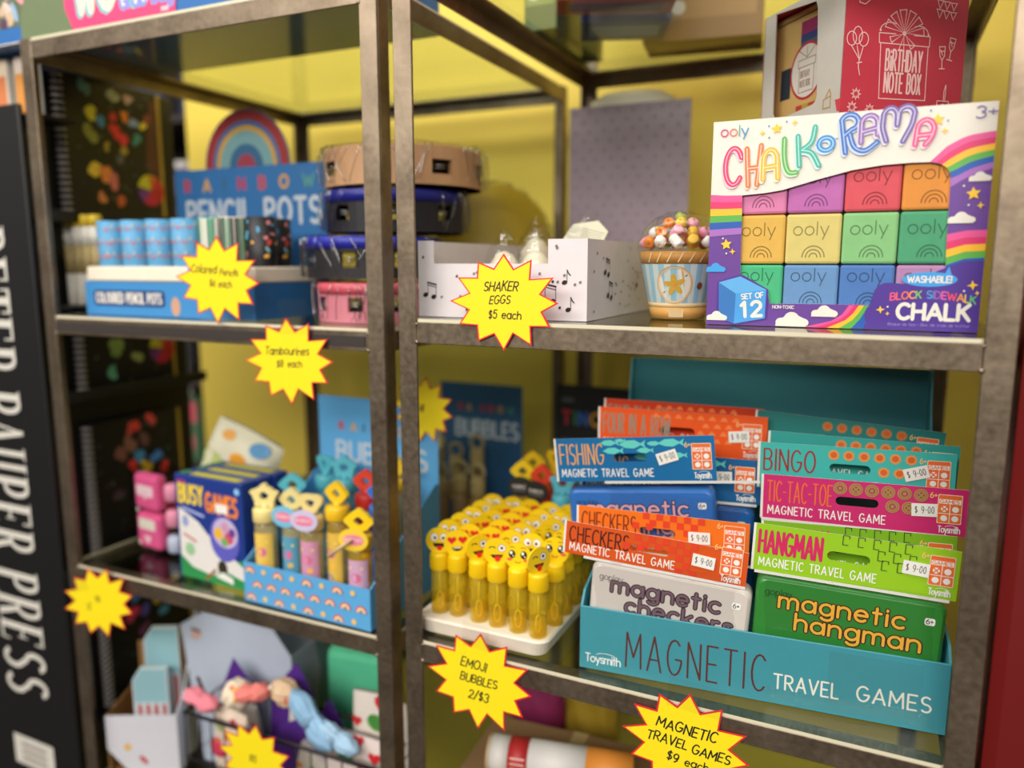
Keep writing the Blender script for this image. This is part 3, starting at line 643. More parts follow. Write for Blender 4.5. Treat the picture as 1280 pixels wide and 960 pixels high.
# ---- clear cup of pony beads with a printed paper sleeve
def bead_cup():
    root = empty('bead_cup', (.2555, .112, RM + .0003), 0, 'clear cup of wooden beads with a blue striped sleeve and domed lid', 'cup')
    H = .067; rb, rt = .0268, .0402
    rad = lambda z: rb + (rt - rb) * z / H
    m = MB(); m.lathe([(rb, 0), (rb + .0004, .001), (rt, H), (rt + .0016, H + .0004), (rt + .0016, H + .0024), (rt, H + .003)], CLEAR, n=40)
    m.build('clear_cup', root)
    s = MB(); s.lathe([(rad(.001) - .0006, .001), (rad(.012) - .0006, .012)], mat(226, 168, 88, .5), n=40); s.lathe([(rad(.0535) - .0006, .0535), (rad(.0655) - .0006, .0655)], mat(196, 138, 62, .5), n=40)
    s.lathe([(rad(.012) - .0006, .012), (rad(.0165) - .0006, .0165)], mat(240, 206, 150, .5), n=40)
    # striped band
    N = 72; vs = []; 
    for k in range(N):
        a0, a1 = 2 * PI * k / N, 2 * PI * (k + 1) / N
        c_ = mat(150, 196, 216, .5) if (k // 2) % 2 else mat(206, 218, 216, .5)
        s.add([((rad(z) - .0006) * math.cos(a), (rad(z) - .0006) * math.sin(a), z) for z, a in ((.0165, a0), (.0165, a1), (.0535, a1), (.0535, a0))], [[0, 1, 2, 3]], c_, False)
    a_c = math.radians(-90 + 6)
    def fn(u, v, h):
        r = rad(v) - .0004 + h; a = a_c + u / .033
        return Vector((r * math.cos(a), r * math.sin(a), v))
    g = Canvas(s, fn=fn, step=.00003)
    cz = .034
    g.ell(0, cz, .0170, .0178, mat(226, 168, 84), 36); g.ell(0, cz, .0158, .0166, WHITE, 36); g.stroke(ar(0, cz, .0150, .0157, 0, 360, 30), .0005, mat(236, 190, 110))
    g.stroke([(-.0105, .0265), (.011, .043)], .0011, mat(96, 92, 122))
    for k in range(5):
        a = 90 + 72 * k + 8
        g.ell(.0047 * math.cos(math.radians(a)), cz + .0049 * math.sin(math.radians(a)), .0058, .0025, mat(216, 170, 52), 14, rot=a)
    g.ell(0, cz, .0016, .0016, mat(224, 130, 70), 10); g.ell(.0245, .033, .003, .0035, mat(120, 66, 40), 12)
    for k in range(6): g.stroke([(-.024 + k * .009, .0555), (-.020 + k * .009, .064)], .0008, mat(236, 214, 170))
    g.rect(-.006, .003, .010, .0105, mat(240, 208, 156))
    s.build('printed_sleeve', root)
    # beads heaped up inside the lid
    rnd = random.Random(11)
    cols = [(236, 150, 176), (238, 236, 228), (240, 196, 60), (226, 134, 48), (222, 178, 52), (120, 160, 196), (240, 170, 190), (236, 234, 224), (206, 120, 60), (170, 190, 90)]
    ps = []
    for ring, (rr, z, nn) in enumerate(((.033, .0745, 13), (.025, .0835, 10), (.013, .0925, 6), (.0, .0985, 1), (.017, .0765, 6))):
        for k in range(nn): ps.append((rr, z, 2 * PI * k / max(1, nn) + ring * .4))
    for i, (rr, z, a) in enumerate(ps):
        c_ = mat(*cols[rnd.randrange(len(cols))], .35); k = MB(); R = .0056
        T = Matrix.Translation((rr * math.cos(a), rr * math.sin(a), z)) @ Matrix.Rotation(rnd.uniform(0, 6), 4, 'Z') @ Matrix.Rotation(rnd.uniform(.5, 1.57), 4, 'X')
        if rnd.random() < .4:
            pr = []
            for q in range(9): pr.append((R * (.80 + .16 * (q % 2)), -.0062 + .00155 * q))
            k.lathe([(.0016, -.0062)] + pr + [(.0016, .0062)], c_, n=14, M=T)
        else:
            k.lathe([(.0017, -.0040), (.0042, -.0040), (R * .98, -.002), (R, 0), (R * .98, .002), (.0042, .0040), (.0017, .0040), (.0017, -.0040)], c_, n=14, M=T)
        o = k.build('bead', root)
    d = MB(); d.lathe([(rt + .0012, H + .003), (rt + .001, H + .006), (.0355, .0875), (.024, .0985), (.010, .1035), (.00001, .1045)], CLEAR, n=36); d.build('domed_lid', root)
bead_cup()

# ---- shaker egg counter carton with tall back card
def shaker_carton():
    W, D, H = .1835, .420, .0765
    root = empty('display_carton', (.0057, .030, RM + .0005), 0, 'white counter display carton printed with music notes, tall dotted card at its back', 'display box')
    CB = mat(226, 220, 222, .6); LI = mat(172, 162, 168, .7); NT = mat(22, 20, 24, .6); GY = mat(120, 112, 118, .6); t = .0014
    m = MB(); fn = lambda u, v, h: (u, -h, v)
    m.prism([(0, 0), (W, 0), (W, H), (W - .0395, H), (W - .0395, H - .023), (.0185, H - .023), (.0185, H), (0, H)], -t, 0, fn, CB)
    m.box(0, t, t, D - t, 0, H, CB); m.box(W - t, W, t, D - t, 0, H, CB); m.box(t, W - t, t, D - t, 0, t, CB)
    m.box(-.0002, W + .0002, D - t, D, 0, H, CB)
    cv = Canvas(m, fn=lambda u, v, h: Vector((u, -h, v)))
    def note(c, u, v, s, two=False, col=NT):
        c.ell(u, v, .0032 * s, .0024 * s, col, 12, 20); c.stroke([(u + .0028 * s, v), (u + .0028 * s, v + .013 * s)], .0006, col)
        if two:
            c.ell(u + .0095 * s, v - .002 * s, .0032 * s, .0024 * s, col, 12, 20); c.stroke([(u + .0123 * s, v - .002 * s), (u + .0123 * s, v + .011 * s)], .0006, col)
            c.stroke([(u + .0028 * s, v + .0125 * s), (u + .0123 * s, v + .0105 * s)], .0018, col); c.stroke([(u + .0028 * s, v + .0100 * s), (u + .0123 * s, v + .008 * s)], .0009, col)
        else: c.stroke([(u + .0028 * s, v + .013 * s), (u + .0045 * s, v + .0095 * s), (u + .0065 * s, v + .0075 * s)], .0011, col)
    note(cv, .0085, .022, 1.0, True); note(cv, .138, .020, 1.15, True); note(cv, .161, .036, .9); note(cv, .165, .0105, .9); note(cv, .120, .045, .8)
    rnd = random.Random(3)
    for k in range(30):
        u, v = rnd.uniform(.004, W - .006), rnd.uniform(.006, H - .006)
        if .0185 < u < W - .0395 and v > H - .028: continue
        cv.ell(u, v, .0016, .0012, GY if k % 3 else NT, 8, 50)
    cr = Canvas(m, fn=lambda u, v, h: Vector((W + h, u, v)))
    for k in range(60): cr.ell(rnd.uniform(.01, D - .01), rnd.uniform(.004, H - .004), .0018, .0014, GY, 8, 40)
    for u, v in ((.05, .045), (.06, .022), (.16, .03), (.27, .05)): note(cr, u, v, 1.1, u < .1)
    m.build('tray', root)
    hd = MB(); HH = .278; LL = mat(150, 136, 146, .7)  # white card coloured lilac-grey to carry its shade
    hd.box(.004, W - .002, D - .0034, D - .0016, H - .05, HH, LL, .0004)
    ch = Canvas(hd, fn=lambda u, v, h: Vector((u, D - .0034 - h, v))); DK = mat(112, 100, 112, .7)
    for r in range(15):
        for c_ in range(8):
            ch.ell(.014 + c_ * .0215 + (.0107 if r % 2 else 0) + rnd.uniform(-.002, .002), .085 + r * .0132 + rnd.uniform(-.0015, .0015), .0021, .0017, DK, 8, 45)
    o = hd.build('back_card', root); o['label'] = 'tall white dotted back card, its shade painted in as lilac-grey'
    return root
shaker_carton()
# a stuffing of brown paper that the eggs lie on
_st = MB(); _bm = bmesh.new(); bmesh.ops.create_grid(_bm, x_segments=26, y_segments=40, size=1)
_r = random.Random(2)
for _v in _bm.verts: _v.co = Vector((.0985 + _v.co.x * .083, .235 + _v.co.y * .195, RM + .0235 + _r.uniform(-.004, .003)))
_st.frombm(_bm, mat(140, 104, 70, .8)); _o = _st.build('paper_stuffing'); tag(_o, 'crumpled brown paper stuffing inside the music note carton', 'stuffing')
# wrapped shaker eggs lying in the carton, white netting bags with printed tags
def wrapped_egg(loc, yaw, label, big=False, tilt=0):
    root = empty('wrapped_shaker_egg', loc, yaw, label, 'toy', 'wrapped shaker eggs in the music carton', rot=(0, math.radians(tilt), math.radians(yaw)))
    m = MB(); m.lathe([(.00001, .0), (.012, .003), (.0185, .014), (.0165, .028), (.009, .039), (.00001, .043)], mat(226, 216, 190, .4) if not big else mat(214, 96, 110, .4), n=20); m.build('egg', root)
    f = MB(); vs = []; fs = []; rnd = random.Random(len(label))
    for k in range(13):
        for j in range(9):
            a = 2 * PI * j / 8
            z = -.001 + k * .0055; r = (.0205 if k < 8 else .0205 - (k - 7) * .0035) + rnd.uniform(-.002, .002)
            vs.append((max(.003, r) * math.cos(a), max(.003, r) * math.sin(a), max(.0, z)))
    for k in range(12):
        for j in range(8): fs.append([k * 9 + j, k * 9 + j + 1, (k + 1) * 9 + j + 1, (k + 1) * 9 + j])
    f.add(vs, fs, BAG); f.build('clear_bag', root)
    if big:
        g = MB(); cv = Canvas(g, (-.024, -.022, .006), (1, 0, 0), (0, .25, .97), lift=.0006)
        g.prism([(0, 0), (.044, -.004), (.050, .048), (.036, .056), (.012, .044)], 0, .0006, lambda u, v, h: Vector((-.024 + u, -.022 + v * .25 - h, .006 + v * .97)), mat(226, 222, 196, .6))
        for k in range(16): cv.stroke([(.004 + .0004 * k, .003 + k * .0026), (.038 + .0006 * k, .001 + k * .0029)], .0006, mat(150, 146, 130))
        g.build('printed_tag', root)
wrapped_egg((.128, .150, RM + .046), 10, 'wrapped shaker egg with a printed paper tag poking up above the music carton', True, 18)
wrapped_egg((.075, .09, RM + .0245), 40, 'clear wrapped shaker egg nearest the left front of the music carton')
wrapped_egg((.112, .088, RM + .0245), 80, 'clear wrapped shaker egg at the middle front of the music carton')
wrapped_egg((.085, .15, RM + .040), 120, 'clear wrapped shaker egg behind the left front one in the music carton')
# ============================================================= right unit, lower shelf
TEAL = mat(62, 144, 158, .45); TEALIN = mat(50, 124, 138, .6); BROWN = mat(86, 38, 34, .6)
DY = 4.6
def P2(u, v, z):        # display-local -> world
    c, s = math.cos(math.radians(DY)), math.sin(math.radians(DY))
    return (.1911 + u * c - v * s, .0194 + u * s + v * c, z)
def games_display():
    W, D = .3205, .226; zf = .0645
    root = empty('counter_display', (.1911, .0194, RBT + .0004), DY, 'teal cardboard counter display lettered MAGNETIC TRAVEL GAMES', 'display box')
    t = .0022; m = MB(); fn = lambda u, v, h: (u, -h, v)
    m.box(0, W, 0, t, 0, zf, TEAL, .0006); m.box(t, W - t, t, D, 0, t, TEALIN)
    for x0, x1 in ((0, t), (W - t, W)):
        prof = [(t, 0), (D, 0), (D, .283), (D - .010, .283), (.205, .240), (.160, .165), (.060, .088), (.012, zf + .012), (t, zf)]
        m.prism(prof, x0, x1, lambda u, v, h: (h, u, v), TEAL)
    m.build('tray', root)
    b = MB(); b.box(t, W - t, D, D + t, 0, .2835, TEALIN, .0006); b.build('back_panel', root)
    l = MB(); cv = Canvas(l, fn=lambda u, v, h: Vector((u, -h, v)))
    cv.text('MAGNETIC', .0462, .0098, .0350, BROWN, .00175, fit=.1275, gap=.34)
    cv.text('TRAVEL', .1818, .0155, .0136, mat(226, 226, 214), .0017, fit=.0535, gap=.26, rot=.4); cv.text('GAMES', .2505, .0180, .0136, mat(226, 226, 214), .0017, fit=.0570, gap=.26, rot=.4)
    cv.text('Toysmith', .0065, .0082, .0082, mat(222, 232, 230), .0012, fit=.0345, gap=.12)
    cv.stroke(ar(.0265, .0155, .010, .0032, 20, 160, 6), .0006, mat(222, 232, 230))
    l.build('lettering', root)
    k = MB(); Canvas(k, fn=lambda u, v, h: Vector((u, -h, v)), lift=.0008).rect(.175, .0035, .311, .016, TAPE); Canvas(k, fn=lambda u, v, h: Vector((u, -h, v)), lift=.0011).rect(.226, .012, .300, .060, TAPE); k.build('clear_tape', root)
games_display()

TXTW = mat(238, 238, 232, .5); ORG = mat(236, 110, 44, .5); STICK = mat(236, 234, 226, .6)
def tin_mesh(w, h, d, col, title, tcol, ocol, round_=.008):
    m = MB(); c = mat(*col, .32, 0.0, coat=.3, noise=.04)
    o = ar(w - round_, h - round_, round_, round_, 0, 90, 5) + ar(round_, h - round_, round_, round_, 90, 180, 5) + ar(round_, round_, round_, round_, 180, 270, 5) + ar(w - round_, round_, round_, round_, 270, 360, 5)
    n = len(o); ins = lambda k: [(w / 2 + (u - w / 2) * (1 - 2 * k / w), h / 2 + (v - h / 2) * (1 - 2 * k / h)) for u, v in o]
    lay = [(ins(.0035), -.0), (ins(.001), .0014), (ins(0), .0038), (ins(0), d * .5), (ins(0), d - .003), (ins(.002), d)]
    vs = []; fs = []
    for pts, y in lay: vs += [(u, y, v) for u, v in pts]
    for j in range(len(lay) - 1):
        for k in range(n): fs.append([j * n + k, j * n + (k + 1) % n, (j + 1) * n + (k + 1) % n, (j + 1) * n + k])
    m.add(vs, fs, c, True)
    m.add(vs[:n], [list(range(n))], c); m.add(vs[-n:], [list(range(n))[::-1]], c)
    cv = Canvas(m, fn=lambda u, v, hh: Vector((u, -hh, v)))
    T = mat(*tcol, .4); O = mat(*ocol, .4)
    for (s, u, v) in ((title[0], .021, h - .0270), (title[1], .036, h - .0455)):
        ft = .0148 * .66 * 1.0 * len(s)
        for col2, ww in ((O, .0044), (T, .0024)): cv.text(s, u, v, .0150, col2, ww, sx=1.16, gap=.24)
    cv.text('goplay', .0085, h - .0165, .0062, mat(*[int(q * .45) for q in col]), .0006, sx=.9, gap=.2)
    cv.rrect(w - .0165, h - .020, w - .0085, h - .0135, .0018, TXTW); cv.text('6+', w - .0152, h - .0187, .0042, INK, .0007, fit=.0052)
    return m
def header_mesh(w, h, col, name, ncol, deco, stroke=.0016, nfit=.055, tsize=.0078, sticker=True):
    m = MB(); C_ = mat(*col, .38, coat=.25, noise=.03); t = .0006
    # card with hang slot cut through: keyhole outline
    su, sv, sw, sh = w * .485, h * .54, w * .105, h * .095
    slot = ar(su + sw - sh, sv, sh, sh, -90, 90, 5) + ar(su - sw + sh, sv, sh, sh, 90, 270, 5)
    cwslot = slot[::-1]
    loop = [(0, 0), (w, 0), (w, h), (0, h), (0, 0)] + cwslot[4:] + cwslot[:4] + [cwslot[4]]
    f = lambda u, v, hh: Vector((u, -hh, v))
    m.add([f(u, v, 0) for u, v in loop], [list(range(len(loop)))], C_); m.add([f(u, v, -t) for u, v in loop], [list(range(len(loop)))[::-1]], C_)
    e = [(0, 0), (w, 0), (w, h), (0, h)]; E_ = mat(232, 226, 216, .5)
    m.add([f(u, v, 0) for u, v in e] + [f(u, v, -t) for u, v in e], [[k, 4 + k, 4 + (k + 1) % 4, (k + 1) % 4] for k in range(4)], E_)
    n = len(slot); m.add([f(u, v, 0) for u, v in slot] + [f(u, v, -t) for u, v in slot], [[k, (k + 1) % n, n + (k + 1) % n, n + k] for k in range(n)], C_)
    cv = Canvas(m, fn=f)
    cv.rect(0, 0, .0022, h, E_)
    N_ = mat(*ncol, .5)
    cv.text(name, w * .035, h * .40, h * .46, N_, stroke, fit=nfit, gap=.26)
    cv.text('MAGNETIC TRAVEL GAME', w * .04, h * .115, tsize, TXTW, tsize * .125, fit=w * .585, gap=.3)
    deco(cv, w, h, slot)
    # little orange chart of game symbols
    u0, v0, s = w * .862, h * .26, .0195
    cv.rrect(u0, v0, u0 + s * .98, v0 + s * 1.35, .001, mat(246, 214, 186)); cv.rrect(u0 + .0006, v0 + .0006, u0 + s * .98 - .0006, v0 + s * 1.35 - .0006, .001, ORG)
    cv.rect(u0 + s * .06, v0 + s * .92, u0 + s * .92, v0 + s * 1.13, TXTW); cv.text('GAMES', u0 + s * .1, v0 + s * .95, s * .15, ORG, s * .03, fit=s * .75)
    for a, b_ in ((.28, .68), (.72, .68), (.28, .25), (.72, .25)): cv.ell(u0 + s * a, v0 + s * b_, s * .14, s * .14, TXTW, 10)
    cv.stroke([(u0 + s * .18, v0 + s * .58), (u0 + s * .38, v0 + s * .78)], s * .05, ORG); cv.stroke([(u0 + s * .18, v0 + s * .78), (u0 + s * .38, v0 + s * .58)], s * .05, ORG)
    cv.rect(u0 + s * .48, v0 + .0006, u0 + s * .51, v0 + s * .9, TXTW); cv.rect(u0 + .001, v0 + s * .455, u0 + s * .95, v0 + s * .485, TXTW)
    cv.text('6+', u0 - .006, v0 + s * 1.16, .0048, mat(246, 190, 120), .0008, fit=.0052)
    cv.text('Toysmith', w * .872, h * .07, .0056, TXTW, .0008, fit=w * .098, gap=.12); cv.stroke(ar(w * .93, h * .185, .005, .0018, 20, 160, 6), .0004, TXTW)
    return m
def sticker(parent, u, v, rot, price='$ 9-00'):
    m = MB(); c, s_ = math.cos(math.radians(rot)), math.sin(math.radians(rot))
    f = lambda a, b, h: Vector((u + a * c - b * s_, -.0014 - h, v + a * s_ + b * c))
    cv = Canvas(m, fn=f); cv.poly([(0, 0), (.0205, 0), (.0205, .0118), (0, .0118)], STICK); cv.text(price, .0028, .0030, .0060, mat(56, 56, 66), .00055, fit=.0150, gap=.3)
    o = m.build('price_sticker', parent); o['label'] = 'white price sticker'
def wave_film(parent, w, z0, z1, y0, y1, seed):
    """clear pouch: front sheet draped over the tin, pinched side seams"""
    rnd = random.Random(seed); m = MB(); nx, nz = 22, 16; vs = []
    for j in range(nz + 1):
        for i in range(nx + 1):
            u = i / nx; q = j / nz
            edge = min(u, 1 - u)
            y = y0 - .0012 if edge > .07 else (y0 - .0012) + (y1 - y0) * .55 * (1 - edge / .07)
            y += rnd.uniform(-.0004, .0004) + .0005 * math.sin(9 * q + 5 * u + seed) + .0003 * math.sin(31 * u + 4 * q)
            x = -.0004 + u * (w + .0008) + rnd.uniform(-.0006, .0006)
            vs.append((x, y, z0 + (z1 - z0) * q))
    k = nx + 1
    m.add(vs, [[j * k + i, j * k + i + 1, (j + 1) * k + i + 1, (j + 1) * k + i] for j in range(nz) for i in range(nx)], BAG, True)
    m.build('clear_bag', parent)
    s = MB()
    s.add([(-.001, y0 - .0015, z1 - .0008), (w + .001, y0 - .0015, z1 - .0008), (w + .001, y0 - .0012, z1 + .0018), (-.001, y0 - .0012, z1 + .0018)], [[0, 1, 2, 3]], mat(214, 214, 210, .3))
    o = s.build('seal_strip', parent); o['label'] = 'pale crimped seal strip'

def pack(label, TL, yaw, roll, w, h, col, name, ncol, deco, tin, stroke=.0016, nfit=.055, st=None, tin_w=.148, tdrop=.0, tin_x=None, tin_h=.102, seed=1, group='header-card travel games in the teal display', lean=0):
    """a hang-card pouch: TL = world position of the header card's upper left corner"""
    root = empty('travel_game', (TL[0], TL[1], RBT + .0032), yaw, label, 'game', group)
    zt = TL[2] - (RBT + .0032)
    hm = header_mesh(w, h, col, name, ncol, deco, stroke, nfit)
    Mx = Matrix.Translation((0, 0, zt)) @ Matrix.Rotation(math.radians(-roll), 4, 'Y') @ Matrix.Translation((0, 0, -h)) @ Matrix.Rotation(math.radians(lean), 4, 'X')
    hd = hm.build('header_card', root, Mx)
    for s_ in (st or []): sticker(hd, *s_)
    ht = zt - h - .001
    c_, s_ = math.cos(math.radians(DY)), math.sin(math.radians(DY))
    uTL = (TL[0] - .1911) * c_ + (TL[1] - .0194) * s_
    ox = (.0045 if uTL < .08 else .1620) - uTL
    tin_w = .1495 if uTL < .08 else .1540
    tx = ox if tin_x is None else tin_x
    if tin:
        tcol, title, c1, c2 = tin
        tz = ht - .004 - tdrop; th = min(tin_h, tz - .006 - .17 * math.sin(math.radians(abs(roll))))
        tm = tin_mesh(tin_w, th, .021, tcol, title, c1, c2)
        tm.build('tin', root, Matrix.Translation((tx + (.0055 if (roll < -2 and uTL < .08) else 0), .0, tz)) @ Matrix.Rotation(math.radians(-roll), 4, 'Y') @ Matrix.Translation((0, 0, -th)))
    wave_film(root, tin_w, 0.0005, ht, -.0004, .012, seed)
    for o_ in root.children:
        if o_.name.startswith('clear_bag'): o_.matrix_local = Matrix.Translation((ox, 0, 0))
        if o_.name.startswith('seal_strip'): o_.matrix_local = Matrix.Translation((0, 0, zt)) @ Matrix.Rotation(math.radians(-roll), 4, 'Y') @ Matrix.Translation((max(ox, .002), 0, -zt))
    return root
def d_fish(cv, w, h, slot):
    c_ = mat(98, 206, 196, .5)
    for u, v, s in ((.36, .88, 1), (.5, .84, 1.4), (.64, .85, .8), (.74, .86, 1.3), (.38, .70, 1.1), (.58, .70, .9), (.56, .47, .5), (.78, .58, .9), (.43, .93, .6)):
        if slot and abs(u - .485) < .12 and abs(v - .54) < .12: continue
        x, y, k = w * u, h * v, .0062 * s
        cv.poly([(x - k * 1.5, y)] + [(x - k * .7, y + k * .45), (x + k * .4, y + k * .5), (x + k * 1.1, y + k * .12), (x + k * 1.7, y + k * .5), (x + k * 1.5, y), (x + k * 1.7, y - k * .5), (x + k * 1.1, y - k * .12), (x + k * .3, y - k * .5), (x - k * .7, y - k * .42)], c_)
def d_check(cv, w, h, slot):
    a, s = mat(222, 62, 30, .5), .0066
    for i in range(9):
        for j in range(5):
            u, v = w * .40 + i * s * 1.0, h - (j + 1) * s
            if u > w * .84 or (i + j) % 2: continue
            if j > 1 and u < w * .62: continue
            cv.rect(u, v, u + s, v + s, a)
    for i in range(4):
        u = w * .34 + i * s
        if i % 2 == 0: cv.rect(u, h - 2.6 * s, u + s, h - 1.6 * s, a)
def d_dots(col, ring, cross=False):
    def f(cv, w, h, slot):
        for r, n, u0 in ((.82, 6, .40), (.52, 3, .655)):
            for k in range(n):
                u, v = w * (u0 + k * .077), h * r
                if u > w * .82: continue
                if ring:
                    cv.ell(u, v, .0058, .0058, mat(*col), 16); cv.ell(u, v, .0048, .0048, mat(196, 52, 106), 16); cv.ell(u, v, .0040, .0040, mat(*col), 14)
                    cv.ell(u, v, .0030, .0030, mat(170, 60, 90), 12)
                    if k % 2: cv.stroke([(u - .0024, v - .0024), (u + .0024, v + .0024)], .001, mat(*col)); cv.stroke([(u + .0024, v - .0024), (u - .0024, v + .0024)], .001, mat(*col))
                    else: cv.ell(u, v, .0014, .0014, mat(*col), 10)
                else:
                    cv.star(u, v, .0056, .0038, 16, mat(*col)); cv.ell(u, v, .0030, .0030, mat(216, 96, 34), 10)
    return f
def d_hang(cv, w, h, slot):
    c_ = mat(44, 62, 20, .6)
    for r, n, u0 in ((.80, 5, .45), (.58, 5, .475), (.40, 3, .645)):
        for k in range(n):
            u, v = w * (u0 + k * .074), h * r
            if abs(u - w * .485) < w * .13 and abs(v + .004 - h * .54) < h * .15: continue
            if u > w * .79: continue
            cv.stroke([(u + .0042, v), (u, v), (u, v + .0085), (u + .0050, v + .0085), (u + .0050, v + .0060)], .0007, c_)
def d_four(cv, w, h, slot):
    c_ = mat(246, 128, 58, .5)
    for j in range(4):
        for k in range(9):
            u, v = w * (.36 + k * .066 + (.03 if j % 2 else 0)), h * (.88 - j * .17)
            if u > w * .83 or (j > 0 and u < w * .62) or (abs(u - w * .485) < w * .13 and abs(v - h * .54) < h * .16): continue
            cv.poly([(u - .0038, v - .001), (u - .0022, v + .0006), (u - .0018, v + .0022), (u + .0018, v + .0022), (u + .0022, v + .0006), (u + .0038, v - .001), (u + .0034, v - .002), (u - .0034, v - .002)], c_)
# right column, front to back; rear BINGO cards darker, shade painted in
LIME = (150, 200, 34); MAG = (204, 42, 112); AQ = (64, 184, 176); ORA = (236, 116, 28); DORA = (214, 84, 26); FB = (16, 108, 166); FOUR = (240, 88, 24)
pack('lime green HANGMAN travel game pouch at the front of the right column', (.3473, .0420, 1.1225), DY, -1.8, .1645, .0438, LIME, 'HANGMAN', (206, 36, 92), d_hang, ((50, 132, 52), ('magnetic', 'hangman'), (240, 180, 60), (70, 30, 20)), .0026, .052, [(.1215, .0185, -3)], seed=3)
pack('lime green HANGMAN pouch mostly hidden behind the front HANGMAN pouch', (.3500, .0700, 1.1165), DY, 1.6, .160, .045, (124, 178, 34), 'HANGMAN', (206, 36, 92), d_hang, None, .0026, .052, seed=4)
pack('magenta TIC-TAC-TOE travel game pouch in the right column', (.3461, .0870, 1.1562), DY, .6, .1717, .0425, MAG, 'TIC-TAC-TOE', (236, 110, 40), d_dots((150, 150, 50), True), None, .0012, .056, [(.128, .0155, 3)], seed=5)
pack('aqua BINGO travel game pouch with full card showing behind TIC-TAC-TOE', (.3387, .1115, 1.1812), DY, .8, .170, .045, AQ, 'BINGO', (150, 38, 44), d_dots((236, 150, 60), False), None, .0017, .046, [(.130, .0165, 17)], seed=6)
pack('aqua BINGO pouch peeking up directly behind the front BINGO pouch', (.3450, .1340, 1.1885), DY, -.8, .168, .045, (52, 158, 152), ' ', (150, 38, 44), d_dots((226, 140, 60), False), None, .0017, .046, seed=7)
pack('aqua BINGO pouch, shade painted in darker, leaning at the back of the right column', (.3286, .1609, 1.2036), DY, -3.6, .1745, .045, (40, 128, 124), ' ', (130, 38, 44), d_dots((200, 130, 60), False), None, .0017, .046, seed=8)
# left column
pack('orange CHECKERS travel game pouch with white tin at the front of the left column', (.1722, .0239, 1.1046), DY, -3.4, .1735, .0325, DORA, 'CHECKERS', (60, 20, 16), d_check, ((212, 204, 196), ('magnetic', 'checkers'), (120, 92, 104), (40, 30, 40)), .0014, .058, [(.124, .0120, -4)], seed=9)
pack('brighter orange CHECKERS pouch behind the front CHECKERS pouch', (.1744, .0512, 1.1124), DY, .1, .167, .0405, ORA, 'CHECKERS', (110, 30, 20), d_check, None, .0013, .054, [(.1115, .0150, 3)], seed=10)
pack('blue FISHING travel game pouch with blue tin tilted in the left column', (.1385, .0755, 1.1715), DY, 6.0, .163, .0455, FB, 'FISHING', (240, 170, 70), d_fish, ((48, 110, 190), ('magnetic', 'fishing'), (222, 170, 186), (24, 34, 70)), .0014, .046, [(.1085, .0165, 16)], seed=11, tdrop=.002, tin_x=.016, tin_h=.062)
pack('blue FISHING pouch mostly hidden behind the tilted FISHING pouch', (.1570, .1066, 1.1580), DY, .6, .186, .0455, (16, 94, 150), 'FISHING', (240, 170, 70), d_fish, ((30, 96, 170), ('magnetic', 'fishing'), (222, 170, 186), (24, 34, 70)), .0014, .046, [(.1375, .0195, 3)], seed=12)
pack('red-orange FOUR IN A ROW travel game pouch at the back of the left column', (.1660, .1378, 1.1978), DY, .1, .1765, .0465, FOUR, 'FOUR IN A ROW', (150, 140, 120), d_four, None, .0016, .072, [(.1395, .0175, 6)], seed=13)
pack('red-orange FOUR IN A ROW pouch just behind the front one', (.1660, .1578, 1.2040), DY, -.4, .170, .047, (216, 62, 18), 'FOUR IN A ROW', (150, 140, 120), d_four, None, .0016, .072, seed=14)

# ---- foam tray of bubble bottles with face discs
def foam_tray():
    t = MB(); F = mat(232, 222, 204, .75, noise=.05, scale=120, bump=.2)
    o = lambda x0, x1, y0, y1, r: ar(x1 - r, y1 - r, r, r, 0, 90, 5) + ar(x0 + r, y1 - r, r, r, 90, 180, 5) + ar(x0 + r, y0 + r, r, r, 180, 270, 5) + ar(x1 - r, y0 + r, r, r, 270, 360, 5)
    lay = [(o(.010, .149, .020, .172, .012), 0), (o(.0065, .1535, .0155, .177, .013), .003), (o(.0035, .1575, .0125, .181, .014), .0175), (o(.005, .156, .014, .1795, .013), .0195)]
    n = len(lay[0][0]); vs = [(u, v, z) for p, z in lay for u, v in p]
    t.add(vs, [[j * n + k, j * n + (k + 1) % n, (j + 1) * n + (k + 1) % n, (j + 1) * n + k] for j in range(3) for k in range(n)] + [list(range(n))[::-1], [3 * n + k for k in range(n)]], F)
    ob = t.build('foam_tray'); ob.location = (0, 0, RBT + .0003); tag(ob, 'white foam tray holding rows of yellow bubble bottles', 'tray')
foam_tray()
YCAP = mat(246, 206, 14, .35, coat=.2); YDISC = mat(250, 212, 20, .4); EW = mat(246, 244, 236, .4); ERED = mat(220, 40, 30, .5); EBLK = mat(24, 18, 14, .5); PINKC = mat(238, 96, 70, .5)
